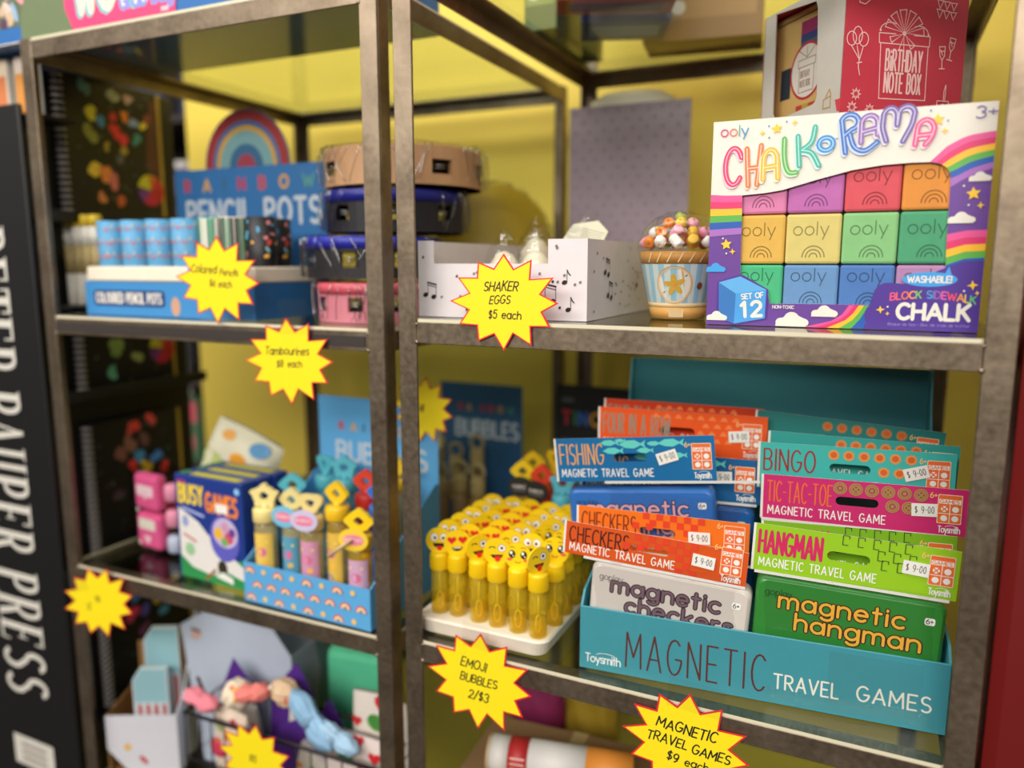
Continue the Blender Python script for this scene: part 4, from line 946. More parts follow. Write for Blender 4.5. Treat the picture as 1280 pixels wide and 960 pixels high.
def bubble_bottle(face):
    root = empty('bubble_bottle', (0, 0, 0))
    b = MB(); b.lathe([(.0088, 0), (.0094, .001), (.0094, .045), (.0072, .0485), (.0072, .052)], YCLEAR, n=20); bd_ = b.build('bottle_body', root)
    li = MB(); li.lathe([(.0084, .0012), (.0086, .020)], thin_liquid, n=16); li.build('bubble_liquid', bd_)
    w = MB(); w.tube([(0, 0, .048), (0, 0, .022)], .0009, YCAP, 6); w.tube([(.0034 * math.sin(a) * (1.0), 0, .0125 + .0095 * math.cos(a)) for a in [2 * PI * k / 14 for k in range(14)]], .0007, YCAP, 6, True); w.build('wand', root)
    c = MB(); pr = [(.0092, .0487), (.0101, .0497), (.0101, .0500)]; 
    N = 30; c.lathe([(.0093, .0487), (.0102, .0495), (.0102, .0655), (.0098, .0672), (.00001, .0675)], YCAP, n=30)
    for k in range(30):
        a = 2 * PI * k / 30; c.box(-.0003, .0003, -.0004, .0004, .0505, .0645, YCAP, 0, Matrix.Translation((.0102 * math.cos(a), .0102 * math.sin(a), 0)) @ Matrix.Rotation(a, 4, 'Z'))
    c.lathe([(.0072, .0452), (.0082, .0456), (.0082, .0480), (.0072, .0484)], YCLEAR, n=20)
    cp_ = c.build('cap', root)
    d = MB(); R = .0145; cz = .0800
    d.prism([(R * math.cos(2 * PI * k / 32), cz + R * math.sin(2 * PI * k / 32)) for k in range(32)], -.0011, .0011, lambda u, v, h: (u, -h, v), YDISC)
    cv = Canvas(d, fn=lambda u, v, h: Vector((u, -.0011 - h, v)))
    if face == 'wink':
        cv.stroke(ar(-.0052, cz + .0035, .0032, .0022, 20, 160, 6), .0010, EBLK)
        cv.ell(.0048, cz + .004, .0040, .0040, EW, 16); cv.stroke(ar(.0048, cz + .004, .0040, .0040, 0, 360, 16), .0006, mat(150, 140, 120)); cv.ell(.0048, cz + .0042, .0016, .0016, EBLK, 10)
        cv.poly([(-.0072, cz - .0028), (.0062, cz - .0028), (.0045, cz - .0062), (0, cz - .0082), (-.0045, cz - .0062)], EBLK); cv.poly([(-.003, cz - .0044), (.004, cz - .0044), (.003, cz - .0095), (.0005, cz - .0112), (-.0022, cz - .0095)], ERED)
    elif face == 'hearts':
        cv.heart(-.0058, cz + .0035, .0048, ERED); cv.heart(.0058, cz + .0035, .0048, ERED)
        cv.poly([(-.006, cz - .0042), (.006, cz - .0042), (.0042, cz - .0078), (0, cz - .009), (-.0042, cz - .0078)], EBLK); cv.poly([(-.0044, cz - .0046), (.0044, cz - .0046), (.004, cz - .0058), (-.004, cz - .0058)], EW)
    elif face == 'blush':
        for s in (-1, 1):
            cv.ell(s * .0062, cz + .0022, .0036, .0044, EBLK, 16); cv.ell(s * .0062 - .001, cz + .0036, .0016, .0018, EW, 10); cv.ell(s * .0062 + .0012, cz + .0004, .0008, .0008, EW, 8); cv.ell(s * .0088, cz - .0035, .003, .0016, PINKC, 12)
        cv.stroke(ar(0, cz - .0045, .0032, .0022, 200, 340, 6), .0008, mat(176, 70, 30)); cv.stroke(ar(-.006, cz + .0085, .003, .0015, 30, 150, 5), .0006, EBLK); cv.stroke(ar(.006, cz + .0085, .003, .0015, 30, 150, 5), .0006, EBLK)
    else:
        for s in (-1, 1): cv.ell(s * .0052, cz + .0040, .0042, .0046, EW, 16); cv.stroke(ar(s * .0052, cz + .0040, .0042, .0046, 0, 360, 14), .0005, mat(170, 150, 90)); cv.ell(s * .0044, cz + .0032, .0015, .0017, EBLK, 10)
        cv.poly([(-.0072, cz - .0025), (.0072, cz - .0025), (.0052, cz - .0066), (0, cz - .0084), (-.0052, cz - .0066)], EBLK); cv.poly([(-.0030, cz - .0056), (.0036, cz - .0056), (.003, cz - .0096), (.0004, cz - .0112), (-.0024, cz - .0096)], ERED)
    d.build('face_disc', cp_)
    return root
thin_liquid = thin_clear('yellow_bubble_liquid', (.98, .86, .30), .1, 0.0, 1.33)
faces = {f: bubble_bottle(f) for f in ('wink', 'hearts', 'blush', 'goofy')}
used = set()
FN = {'wink': 'winking tongue-out', 'hearts': 'heart-eyed', 'blush': 'big-eyed blushing', 'goofy': 'goggle-eyed tongue-out'}
ORD = ['leftmost', 'second from left', 'third from left', 'fourth from left', 'fifth from left', 'rightmost']
ROW = ['front', 'second', 'third', 'fourth', 'fifth', 'back']
front = [(.0239, .0335, 'goofy', 20), (.0450, .0355, 'hearts', 32), (.0723, .0325, 'wink', 52), (.0949, .0310, 'wink', 24), (.1200, .0285, 'blush', 8), (.1435, .0265, 'wink', 62)]
rnd = random.Random(8)
grid = [front]
for r in range(1, 6):
    row = []
    for c_ in range(6):
        f = [['goofy', 'hearts', 'hearts', 'wink', 'goofy', 'blush'], ['wink', 'hearts', 'hearts', 'goofy', 'blush', 'blush'], ['goofy', 'wink', 'hearts', 'goofy', 'wink', 'goofy'], ['wink', 'hearts', 'hearts', 'wink', 'goofy', 'blush'], ['goofy', 'goofy', 'hearts', 'wink', 'blush', 'wink']][r - 1][c_]
        row.append((.0215 + c_ * .0252 + rnd.uniform(-.001, .001), .0335 + .0268 * r + rnd.uniform(-.001, .001), f, rnd.uniform(5, 45)))
    row[5] = (.1482, row[5][1], row[5][2], 12)
    grid.append(row)
for r, row in enumerate(grid):
    for c_, (x, y, f, yw) in enumerate(row):
        lab = 'yellow bubble bottle, %s face, %s, %s row of foam tray' % (FN[f], ORD[c_], ROW[r])
        if f not in used:
            used.add(f); o = faces[f]; place(o, (x, y, RBT + .0200), yw); tag(o, lab, 'bubble bottle', 'face bubble bottles in the foam tray')
        else: copy_thing(faces[f], (x, y, RBT + .0200), yw, lab)
# ============================================================= behind the tray and the display, right unit
def bubble_wand(name_label, loc, yaw, capc, ringc, labc, tagc=None, shape='paw', h=.085, group='bubble wands', stick=False, rot=None, fat=1.22):
    root = empty('bubble_wand', loc, yaw, name_label, 'bubble wand', group); root.scale = (fat, fat, 1.0)
    C_ = mat(*capc, .35, coat=.2); R_ = mat(*ringc, .35, coat=.2); b = MB()
    body = tinted_clear('wand_tube_%d_%d' % (capc[0], labc[0]), (.95, .93, .85), tuple(lin(q) for q in capc), .30)
    b.lathe([(.0105, 0), (.0112, .001), (.0112, h * .95), (.009, h)], body, n=20); tb_ = b.build('tube', root)
    l = MB(); L_ = mat(*labc, .45); vs = []; n = 12
    for k in range(n + 1):
        a = math.radians(-150 + 120 * k / n); vs += [(.0115 * math.cos(a), .0115 * math.sin(a), .004), (.0115 * math.cos(a), .0115 * math.sin(a), h * .86)]
    l.add(vs, [[2 * k, 2 * k + 2, 2 * k + 3, 2 * k + 1] for k in range(n)], L_, True)
    cv = Canvas(l, fn=lambda u, v, hh: Vector(((.0116 + hh) * math.cos(math.radians(-90) + u / .0115), (.0116 + hh) * math.sin(math.radians(-90) + u / .0115), v)))
    cv.ell(0, h * .62, .0052, .0060, mat(222, 110, 150), 14); cv.ell(-.002, h * .34, .005, .004, mat(120, 140, 190), 12); cv.ell(.002, h * .16, .006, .0045, WHITE, 12); cv.stroke([(-.006, h * .75), (.006, h * .75)], .003, mat(250, 230, 120)); cv.ell(.003, h * .48, .003, .003, mat(250, 190, 60), 10)
    l.build('printed_label', tb_)
    c = MB(); c.lathe([(.0118, h - .001), (.0124, h), (.0124, h + .014), (.0115, h + .016), (.00001, h + .0165)], C_, n=26)
    cp_ = c.build('cap', root)
    r = MB(); cz = h + .031; out = []
    N = 40
    for k in range(N):
        a = 2 * PI * k / N
        if shape == 'paw': q = .0125 * (1 + .22 * max(0, math.cos(4 * (a - PI / 2))))
        elif shape == 'heart': q = .0135 * (1 - .25 * math.sin(a) + .12 * math.cos(2 * a)) if False else .0125 * (1 + .15 * math.cos(3 * (a + PI / 2)))
        else: q = .0125 * (1 + .30 * max(0, math.cos(5 * (a - PI / 2))))
        out.append((q * math.cos(a), q * math.sin(a)))
    vs = []; fs = []
    for t in (-.0022, .0022):
        for u, v in out: vs.append((u, t, cz + v))
        for u, v in out: vs.append((u * .36, t, cz + v * .36))
    for k in range(N):
        k2 = (k + 1) % N
        fs += [[k, k2, N + k2, N + k], [2 * N + k2, 2 * N + k, 3 * N + k, 3 * N + k2], [k2, k, 2 * N + k, 2 * N + k2], [N + k, N + k2, 3 * N + k2, 3 * N + k]]
    r.add(vs, fs, R_); r.lathe([(.004, h + .015), (.003, h + .021)], R_, n=10); r.build('wand_loop', cp_)
    if tagc:
        t = MB(); T1 = mat(*tagc, .45); tz = h + .014
        t.prism([(.0150 * math.cos(2 * PI * k / 26), tz + .0135 * math.sin(2 * PI * k / 26)) for k in range(26)], -.0008, 0, lambda u, v, hh: (u, -.0145 - hh, v), T1)
        g = Canvas(t, fn=lambda u, v, hh: Vector((u, -.0145 - hh, v)))
        lt = mat(*[min(255, q + 110) for q in tagc]) if sum(tagc) < 300 else mat(232, 120, 160)
        g.ell(0, tz, .0105, .0062, lt if sum(tagc) > 300 else T1, 18); g.text('BUBBLES', 0, tz - .0015, .0036, WHITE if sum(tagc) < 300 else WHITE, .0005, fit=.018, align=.5); g.stroke([(-.008, tz - .005), (.008, tz - .005)], .0008, lt)
        t.build('round_tag', root)
    if stick:
        k = MB(); k.tube([(0, -.0165, h + .016), (-.022, -.022, h - .004)], .0016, mat(196, 170, 130), 8, False, .0024); k.build('wooden_stick', root)
    return root
DK = (40, 38, 36)
G1 = 'bubble wands in front of the black display'
bubble_wand('yellow bubble wand with a dark oval tag behind the left of the foam tray', (.0330, .232, RBT + .0003), 12, (236, 196, 24), (240, 204, 30), (236, 200, 60), DK, 'paw', .098, G1, fat=1.08)
bubble_wand('red bubble wand with a dark oval tag behind the foam tray', (.0620, .228, RBT + .0003), -6, (214, 60, 40), (222, 66, 44), (210, 80, 60), DK, 'paw', .096, G1, fat=1.08)
bubble_wand('sky-blue bubble wand with star-shaped loop beside the FISHING pouch', (.0925, .222, RBT + .0003), 6, (92, 188, 208), (96, 192, 212), (110, 180, 200), None, 'star', .092, G1, fat=1.08)
bubble_wand('yellow bubble wand in the back row left of the red one', (.0280, .275, RBT + .0003), 25, (226, 184, 24), (228, 188, 28), (220, 190, 60), None, 'paw', .099, G1, fat=1.08)
bubble_wand('yellow bubble wand standing against the black display box', (.0560, .290, RBT + .0003), -14, (214, 172, 24), (216, 176, 28), (210, 180, 60), None, 'heart', .104, G1, fat=1.08)
bubble_wand('red bubble wand in the back row partly behind the sky-blue wand', (.0840, .272, RBT + .0003), 8, (206, 52, 40), (212, 54, 40), (200, 70, 60), None, 'paw', .099, G1, fat=1.08)
bubble_wand('sky-blue bubble wand with a dark tag nearest the FISHING pouch', (.1190, .238, RBT + .0003), -10, (84, 170, 188), (88, 176, 196), (90, 160, 180), DK, 'paw', .086, G1, fat=1.08)

def header_box(name, label, loc, yaw, W, D, hf, hh, col, dark, draw, cat='display box', side=None):
    root = empty(name, loc, yaw, label, cat, 'cardboard counter displays')
    c = mat(*col, .5); di = mat(*dark, .6); t = .0015; m = MB()
    m.box(0, W, 0, t, 0, hf, c); m.box(t, W - t, t, D, 0, t, di); m.box(0, t, t, D, 0, hf, c)
    for x0, x1 in ((0, t), (W - t, W)): m.prism([(t, hf * .5), (D, hf * .5), (D, side or hf), (D - .01, side or hf), (t, hf)], x0, x1, lambda u, v, h: (h, u, v), c)
    m.box(W - t, W, t, D, 0, hf * .5, c)
    m.build('tray', root)
    b = MB(); b.box(0, W, D, D + t, 0, hh, c); cv = Canvas(b, fn=lambda u, v, h: Vector((u, D - h, v))); draw[0](cv, W, hh); b.build('back_card', root)
    if len(draw) > 1:
        f = MB(); cf = Canvas(f, fn=lambda u, v, h: Vector((u, -h, v))); draw[1](cf, W, hf); f.build('front_print', root)
    return root
def d_tinc(cv, W, H):
    cs = [mat(210, 44, 60), mat(56, 130, 90), mat(60, 110, 190), mat(226, 160, 50), mat(70, 150, 110), mat(214, 60, 90)]
    cv.text('TINCTA', .012, H - .062, .020, cs, .0042, fit=.100, gap=.35); cv.ell(.020, H - .024, .012, .0045, mat(90, 88, 90), 14); cv.stroke([(.010, H - .088), (.108, H - .088)], .003, mat(90, 84, 80))
header_box('counter_display', 'black counter display with coloured letters behind the bubble wands', (-.0150, .395, RBT + .0004), 0, .150, .07, .05, .207, (26, 24, 26), (16, 14, 16), [d_tinc])
# things behind the magnetic display that close the back of the lower bay
# ---- lowest right shelf: carton with a poster tube lying on it, and bags
def open_carton(label, loc, yaw, W, D, H, col, group=None, flaps=False):
    root = empty('cardboard_carton', loc, yaw, label, 'carton', group); c = mat(*col, .7, noise=.06); m = MB(); t = .003
    m.box(0, W, 0, D, 0, H, c, .002); m.build('carton', root)
    tp = MB(); tp.box(W * .46, W * .54, -.0004, D * 1.0, H, H + .0004, mat(196, 170, 120, .3)); tp.build('packing_tape', root)
    return root
open_carton('brown cardboard carton lying under the poster tube on the bottom right shelf', (.015, .045, R3 + .0005), 4, .24, .17, .130, (150, 116, 80))
def poster_tube():
    root = empty('poster_tube', (.047, .106, R3 + .1314 + .0225), 12, 'white and orange printed cardboard tube lying under the lower right shelf', 'tube')
    r = .022; Mx = Matrix.Rotation(PI / 2, 4, 'Y')
    for n_, a, b_, c_ in (('end_cap', 0, .004, (206, 180, 140)), ('white_sleeve', .004, .026, (232, 228, 222)), ('red_band', .026, .050, (190, 44, 44)), ('white_sleeve', .050, .118, (234, 230, 226)), ('orange_band', .118, .172, (236, 150, 60))):
        m = MB(); m.lathe([(r, a), (r, b_)], mat(*c_, .5), n=28, M=Mx)
        if n_ == 'red_band':
            cv = Canvas(m, fn=lambda u, v, h: Vector((u, -(r + h) * math.cos(v / r), (r + h) * math.sin(v / r))))
            for k in range(4): cv.stroke([(.030, -.008 + k * .006), (.046, -.008 + k * .006)], .002, mat(232, 190, 180))
        m.build(n_, root)
poster_tube()
def pouch(name, label, loc, yaw, w, h, d, col, cat, group=None, spots=None, rot=None, crease=6, seed=0):
    """a soft stuffed pouch: pillow shape with creases"""
    root = empty(name, loc, yaw, label, cat, group, rot=rot); rnd = random.Random(seed + int(w * 1000)); c = mat(*col, .75, noise=.06)
    m = MB(); nx, nz = 14, 12; vs = []
    for s in (-1, 1):
        for j in range(nz + 1):
            for i in range(nx + 1):
                u, v = i / nx * 2 - 1, j / nz * 2 - 1
                t = max(0, (1 - u ** 4)) ** .5 * max(0, (1 - v ** 4)) ** .5
                y = s * d / 2 * t + .06 * d * math.sin(crease * u + 3 * v + seed) * t
                vs.append((u * w / 2 * (1 - .06 * v * v), y, (v + 1) * h / 2 * (1 - .03 * u * u)))
    k = nx + 1; n0 = (nx + 1) * (nz + 1); fs = []
    for j in range(nz):
        for i in range(nx):
            a = j * k + i
            fs.append([a, a + 1, a + k + 1, a + k]); fs.append([n0 + a + 1, n0 + a, n0 + a + k, n0 + a + k + 1])
    m.add(vs, fs, c, True)
    if spots:
        fn = lambda u, v, hh: Vector((u, -d / 2 * max(0, 1 - (2 * u / w) ** 4) ** .5 * max(0, 1 - (2 * v / h - 1) ** 4) ** .5 - .0012 - hh + .06 * d * math.sin(crease * 2 * u / w + 3 * (2 * v / h - 1) + seed) * max(0, 1 - (2 * u / w) ** 4) ** .5, v))
        cv = Canvas(m, fn=fn)
        for kind, u, v, r in spots:
            if kind == 'melon':
                for a in range(3): cv.ell(u * w, v * h, r * (1 - .12 * a), r * .8 * (1 - .12 * a), mat(66 + 40 * (a % 2), 140 + 40 * (a % 2), 62), 16)
            elif kind == 'berry': cv.heart(u * w, v * h, r, mat(208, 36, 46))
            else: cv.ell(u * w, v * h, r, r * .7, mat(*kind), 14)
    m.build('fabric_body', root)
    z = MB(); z.tube([(-w * .42, 0, h * .985), (0, -.001, h * 1.0), (w * .42, 0, h * .985)], .0014, mat(*[int(q * .6) for q in col]), 6); z.build('seam_piping', root)
    return root
pouch('soft_pouch', 'magenta soft pouch at the back of the bottom right shelf', (.010, .34, R3 + .0006), 10, .085, .115, .05, (140, 30, 84), 'pouch', seed=2)
pouch('soft_pouch', 'mustard yellow soft pouch at the back of the bottom right shelf', (.090, .36, R3 + .0006), -12, .085, .125, .05, (170, 140, 30), 'pouch', seed=5)

# ---- jar behind the dotted back card, and goods standing on the top glass
def jar():
    root = empty('storage_jar', (.090, .494, RM + .0005), 0, 'oval cream tin with a rounded lid behind the dotted back card', 'jar')
    m = MB(); m.lathe([(.060, 0), (.064, .003), (.064, .255), (.060, .262)], mat(206, 196, 178, .3), n=32, sy=.58); m.build('jar_body', root)
    l = MB(); l.lathe([(.065, .255), (.067, .258), (.067, .280), (.062, .292), (.045, .301), (.00001, .304)], mat(236, 228, 206, .4), n=32, sy=.58); l.build('lid', root)
jar()
def carton_box(name, label, loc, yaw, W, D, H, col, bandc, cat='box', group=None):
    root = empty(name, loc, yaw, label, cat, group); m = MB(); m.box(0, W, 0, D, 0, H, mat(*col, .45), .001)
    cv = Canvas(m, fn=lambda u, v, h: Vector((u, -h, v))); cv.rect(W * .06, H * .3, W * .94, H * .62, mat(*bandc)); cv.ell(W * .3, H * .46, H * .1, H * .1, WHITE, 16)
    cu = Canvas(m, fn=lambda u, v, h: Vector((u, v, -h)), ux=(1, 0, 0), uy=(0, -1, 0)) if False else None
    m.build('carton', root)
    b = MB(); b.box(W * .1, W * .9, D * .25, D * .75, -.0003, .0001, mat(*bandc, .5)); b.build('base_label', root)
TG = 'boxes standing on the top glass shelf'
carton_box('toy_box', 'dark red box standing on the top right glass shelf, nearest the front', (.085, .205, RT + .0006), 22, .135, .055, .14, (176, 40, 52), (96, 30, 44), group=TG)
carton_box('toy_box', 'blue box standing on the top right glass shelf behind the red box', (.082, .290, RT + .0006), 20, .110, .085, .13, (44, 78, 150), (150, 170, 210), group=TG)
carton_box('toy_box', 'brown long box standing at the back of the top right glass shelf', (.125, .415, RT + .0006), 8, .155, .075, .09, (140, 92, 54), (176, 130, 86), group=TG)
carton_box('toy_box', 'green box standing at the left back of the top right glass shelf', (.002, .30, RT + .0006), 0, .045, .18, .10, (96, 110, 60), (150, 160, 90), group=TG)
# ============================================================= left unit, middle shelf
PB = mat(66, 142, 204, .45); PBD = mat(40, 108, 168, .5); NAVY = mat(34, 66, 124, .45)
def pencil_display():
    W, D, H = .298, .150, .044
    root = empty('counter_display', (-.535, .050, LM + .0004), 0, 'blue counter display of pencil pots with a rainbow arch header', 'display box')
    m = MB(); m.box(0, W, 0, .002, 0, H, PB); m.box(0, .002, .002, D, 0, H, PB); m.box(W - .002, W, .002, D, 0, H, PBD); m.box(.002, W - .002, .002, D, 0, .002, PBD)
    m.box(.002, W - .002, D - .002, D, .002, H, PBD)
    m.prism([(.19, H)] + ar(.222, H, .032, .043, 170, 10, 12) + [(.254, H)], -.002, 0, lambda u, v, h: (u, -h, v), PB)
    cv = Canvas(m, fn=lambda u, v, h: Vector((u, -h, v)))
    cv.rrect(.016, .012, .150, .033, .006, NAVY); cv.text('COLOURED PENCIL POTS', .021, .0165, .0125, WHITE, .0023, fit=.122, gap=.3)
    cv.ell(.168, .0135, .008, .012, mat(206, 160, 130), 14)
    m.build('tray', root)
    w = MB(); w.box(.0, W, .0035, D - .003, H + .0002, H + .0195, mat(240, 228, 206, .6), .002); o = w.build('insert_tray', root); o['label'] = 'cream raised insert the pots stand in'
    b = MB(); by = .170 - .0185; HW = .278
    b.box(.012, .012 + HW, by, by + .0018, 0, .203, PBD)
    cb = Canvas(b, fn=lambda u, v, h: Vector((u, by - h, v)))
    cs = [mat(196, 60, 60), mat(214, 160, 60), mat(60, 96, 120), mat(190, 50, 70), mat(200, 70, 60), mat(214, 160, 60), mat(80, 150, 140)]
    cb.text('RAINBOW', .030, .172, .016, cs, .0038, fit=.240, gap=1.4)
    cb.text('PENCIL POTS', .033, .124, .033, mat(196, 206, 214), .0062, fit=.245, gap=.3)
    b.build('header_card', root)
    a = MB(); ax, az, R = .152, .2032, .078
    arc = [(ax + R * math.cos(t), az + R * math.sin(t)) for t in [PI * k / 28 for k in range(29)]]
    a.prism(arc, 0, .0018, lambda u, v, h: (u, by + h, v), mat(72, 92, 130, .5))
    ca = Canvas(a, fn=lambda u, v, h: Vector((u, by - h, v)))
    for r0, r1, c_ in ((.076, .063, (150, 38, 34)), (.063, .056, (70, 100, 150)), (.056, .049, (196, 152, 56)), (.049, .031, (112, 156, 158)), (.031, .017, (44, 96, 134)), (.017, .0, (150, 50, 70))):
        ca.poly([(ax + r0 * math.cos(t), az + r0 * math.sin(t)) for t in [PI * k / 28 for k in range(29)]] + [(ax + r1 * math.cos(t), az + r1 * math.sin(t)) for t in [PI - PI * k / 28 for k in range(29)]][:29 if r1 else 1], mat(*c_, .5))
    a.build('rainbow_arch', root)
pencil_display()
def pencil_pot(kind):
    root = empty('pencil_pot', (0, 0, 0)); r = .0180; H = .060
    base = {'blue': (90, 160, 204), 'mint': (128, 192, 160), 'cream': (222, 210, 196), 'floral': (28, 28, 32)}[kind]
    m = MB(); m.lathe([(r * .94, 0), (r * .96, .001), (r, H), (r - .0012, H), (r * .94 - .0012, .004), (.00001, .004)], mat(*base, .5), n=28)
    rnd = random.Random(len(kind)); g = Canvas(m, fn=lambda u, v, h: Vector(((r * 1.0 + h) * math.sin(u / r), -(r * 1.0 + h) * math.cos(u / r), v)), lift=.0003)
    cs = {'blue': [(222, 110, 110), (240, 196, 110), (236, 226, 210)], 'mint': [(236, 226, 214), (90, 150, 120)], 'cream': [(60, 60, 60), (90, 140, 110)], 'floral': [(222, 84, 64), (96, 190, 90), (90, 170, 210), (240, 150, 150), (150, 200, 200), (236, 180, 70)]}[kind]
    for k in range(34 if kind == 'floral' else 26):
        if kind == 'floral': g.ell(rnd.uniform(-.05, .05), rnd.uniform(.006, H - .006), rnd.uniform(.0020, .0048), rnd.uniform(.0014, .003), mat(*cs[k % len(cs)]), 10, rnd.uniform(0, 180))
        elif kind == 'mint' or kind == 'cream': g.rect(-.06 + k * .009, .001, -.0565 + k * .009, H - .001, mat(*cs[k % 2]))
        else:
            u, v = -.055 + (k % 9) * .0132 + (.0066 if (k // 9) % 2 else 0), .011 + (k // 9) * .018
            g.stroke(ar(u, v, .0030, .0032, 0, 180, 6), .0016, mat(*cs[0])); g.ell(u + .0065, v + .006, .0016, .0016, mat(*cs[1]), 8)
    m.build('pot', root)
    p = MB(); cols = [(220, 60, 60), (240, 180, 50), (80, 160, 90), (60, 110, 190), (160, 90, 160)]
    for k in range(7):
        a = 2 * PI * k / 7; p.tube([(.010 * math.cos(a), .010 * math.sin(a), .0045), (.012 * math.cos(a), .012 * math.sin(a), H - .006 + .002 * (k % 3))], .0034, mat(*cols[k % 5]), 6)
    p.build('pencils', root)
    return root
protos = {}
layout = [('blue', 'front row, leftmost pot', -.511, .078), ('blue', 'front row, second pot from left', -.4645, .078), ('blue', 'front row, third pot from left', -.418, .078), ('blue', 'front row, fourth pot from left', -.3715, .078), ('mint', 'front row, fifth pot, beside the last blue pot', -.3310, .084), ('cream', 'front row, right of the mint striped pot', -.2925, .080), ('floral', 'front row, rightmost pot behind the starburst card', -.2575, .090),
          ('blue', 'back row, leftmost pot', -.500, .130), ('blue', 'back row, second pot from left', -.4535, .130), ('blue', 'back row, third pot from left', -.4100, .130), ('floral', 'back row, fourth pot from left', -.3640, .130), ('floral', 'back row, fifth pot from left', -.318, .131), ('floral', 'back row, rightmost pot', -.2720, .133)]
CN = {'blue': 'pale blue rainbow-print', 'floral': 'black floral-print', 'mint': 'mint striped', 'cream': 'cream and dark striped'}
for kind, where, x, y in layout:
    lab = '%s pencil pot, %s' % (CN[kind], where)
    z = LM + .0004 + .0638
    if kind not in protos: protos[kind] = pencil_pot(kind); place(protos[kind], (x, y, z), 10 * x * 100); tag(protos[kind], lab, 'pencil pot', 'pencil pots in the blue display')
    else: copy_thing(protos[kind], (x, y, z), x * 900, lab)
# ---- tambourines in clear bags
def tambourine(label, loc, r, h, col, rim, yaw=0, rot=None, solid_head=True, jingle=True, group='bagged tambourines', head=None):
    root = empty('tambourine', loc, yaw, label, 'tambourine', group, rot=rot)
    f = MB(); F_ = mat(*col, .5); n = 48
    zs = [0, h * .28, h * .66, h]
    slots = {k for k in range(n) if (k % 6) in (1, 2)} if jingle else set()
    for ri, flip in ((r, False), (r - .005, True)):
        for j in range(3):
            for k in range(n):
                if j == 1 and k in slots: continue
                a0, a1 = 2 * PI * k / n, 2 * PI * (k + 1) / n
                q = [(ri * math.cos(a), ri * math.sin(a), z) for a, z in ((a0, zs[j]), (a1, zs[j]), (a1, zs[j + 1]), (a0, zs[j + 1]))]
                f.add(q, [[0, 1, 2, 3] if not flip else [3, 2, 1, 0]], F_)
    f.lathe([(r - .005, 0), (r, .0)], F_, n=n); f.lathe([(r - .0025, h), (r, h)], F_, n=n)
    fr = f.build('frame', root)
    if rim:
        b = MB(); b.lathe([(r - .001, h * .74), (r + .0015, h * .74), (r + .0018, h), (r - .001, h + .0015)], mat(*rim, .4), n=n); b.build('rim_band', root)
    hd = MB(); hd.lathe([(r - .005, h - .001), (r - .006, h + .0005), (.00001, h + .0005)], mat(*(head or rim or [min(255, int(q * 1.1)) for q in col]), .5), n=n); hd.build('drum_head', root)
    if jingle:
        for k in range(0, n, 6):
            a = 2 * PI * (k + 2) / n
            j = MB()
            for zz in (h * .42, h * .50): j.lathe([(.00001, -.0006), (.008, 0), (.0085, .0006), (.00001, .001)], mat(206, 206, 204, .25, .9), c=((r - .007) * math.cos(a), (r - .007) * math.sin(a), zz), n=14)
            j.build('jingle', fr)
    g = MB(); rnd = random.Random(int(r * 1e4) + len(label)); vs = []; nn = 36; lv = [(.55, h + .003), (1.015, h + .003), (1.045, h * .8), (1.055, h * .4), (1.03, .002), (.7, .0006)]
    for rr, z in lv:
        for k in range(nn):
            a = 2 * PI * k / nn; q = r * rr + rnd.uniform(-.0005, .0055); vs.append((q * math.cos(a), q * math.sin(a), max(.0004, z + rnd.uniform(-.001, .003))))
    g.add(vs, [[j * nn + k, j * nn + (k + 1) % nn, (j + 1) * nn + (k + 1) % nn, (j + 1) * nn + k] for j in range(len(lv) - 1) for k in range(nn)], BAG)
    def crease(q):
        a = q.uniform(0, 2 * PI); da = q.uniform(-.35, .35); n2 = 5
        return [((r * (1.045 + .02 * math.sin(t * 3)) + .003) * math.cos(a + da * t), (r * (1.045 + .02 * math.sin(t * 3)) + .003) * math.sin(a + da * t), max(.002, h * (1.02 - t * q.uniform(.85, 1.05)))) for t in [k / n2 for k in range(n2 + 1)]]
    film_shine_folds(g, crease, 46, int(r * 1e4) + 3)
    g.build('clear_bag', root)
    return root
tambourine('pink tambourine with dark slots at the bottom of the bagged stack', (-.122, .135, LM + .0006), .068, .044, (222, 136, 150), (222, 96, 112))
tambourine('black tambourine with bright blue rim, second from the bottom of the stack', (-.134, .150, LM + .0505), .080, .047, (38, 36, 40), (42, 50, 170))
tambourine('black tambourine with dark blue rim, third from the bottom of the stack', (-.124, .185, LM + .105), .086, .048, (34, 32, 38), (34, 40, 140), rot=(0, math.radians(0), .3))
tambourine('tan wooden tambourine on top of the bagged stack', (-.120, .200, LM + .1595), .098, .044, (206, 160, 118), None)
tambourine('brown tambourine with mustard rim standing on edge behind the stack', (-.115, .43, LM + .094), .085, .045, (92, 66, 34), (176, 150, 30), rot=(math.radians(80), 0, math.radians(35)), head=(74, 52, 30))
def crumple(name, label, loc, rad, m, cat, seed, inner=None, sz=.8):
    root = empty(name, loc, 0, label, cat); rnd = random.Random(seed); bm = bmesh.new(); bmesh.ops.create_icosphere(bm, subdivisions=3, radius=1)
    for v in bm.verts:
        k = rad * (1 + rnd.uniform(-.16, .12)); v.co = Vector((v.co.x * k, v.co.y * k, (v.co.z * sz + sz) * rad * (1 + rnd.uniform(-.06, .06)) * .98 + .001))
    mb = MB(); mb.frombm(bm, m); mb.build('crumpled_film', root)
    if inner:
        for i, (cc, n_) in enumerate(inner):
            k = MB()
            for q in range(n_): k.sphere((rnd.uniform(-.5, .5) * rad, rnd.uniform(-.5, .5) * rad, rad * sz * rnd.uniform(.4, 1.4)), rad * .22, mat(*cc, .4), 10)
            k.build('small_toys', root)
    return root
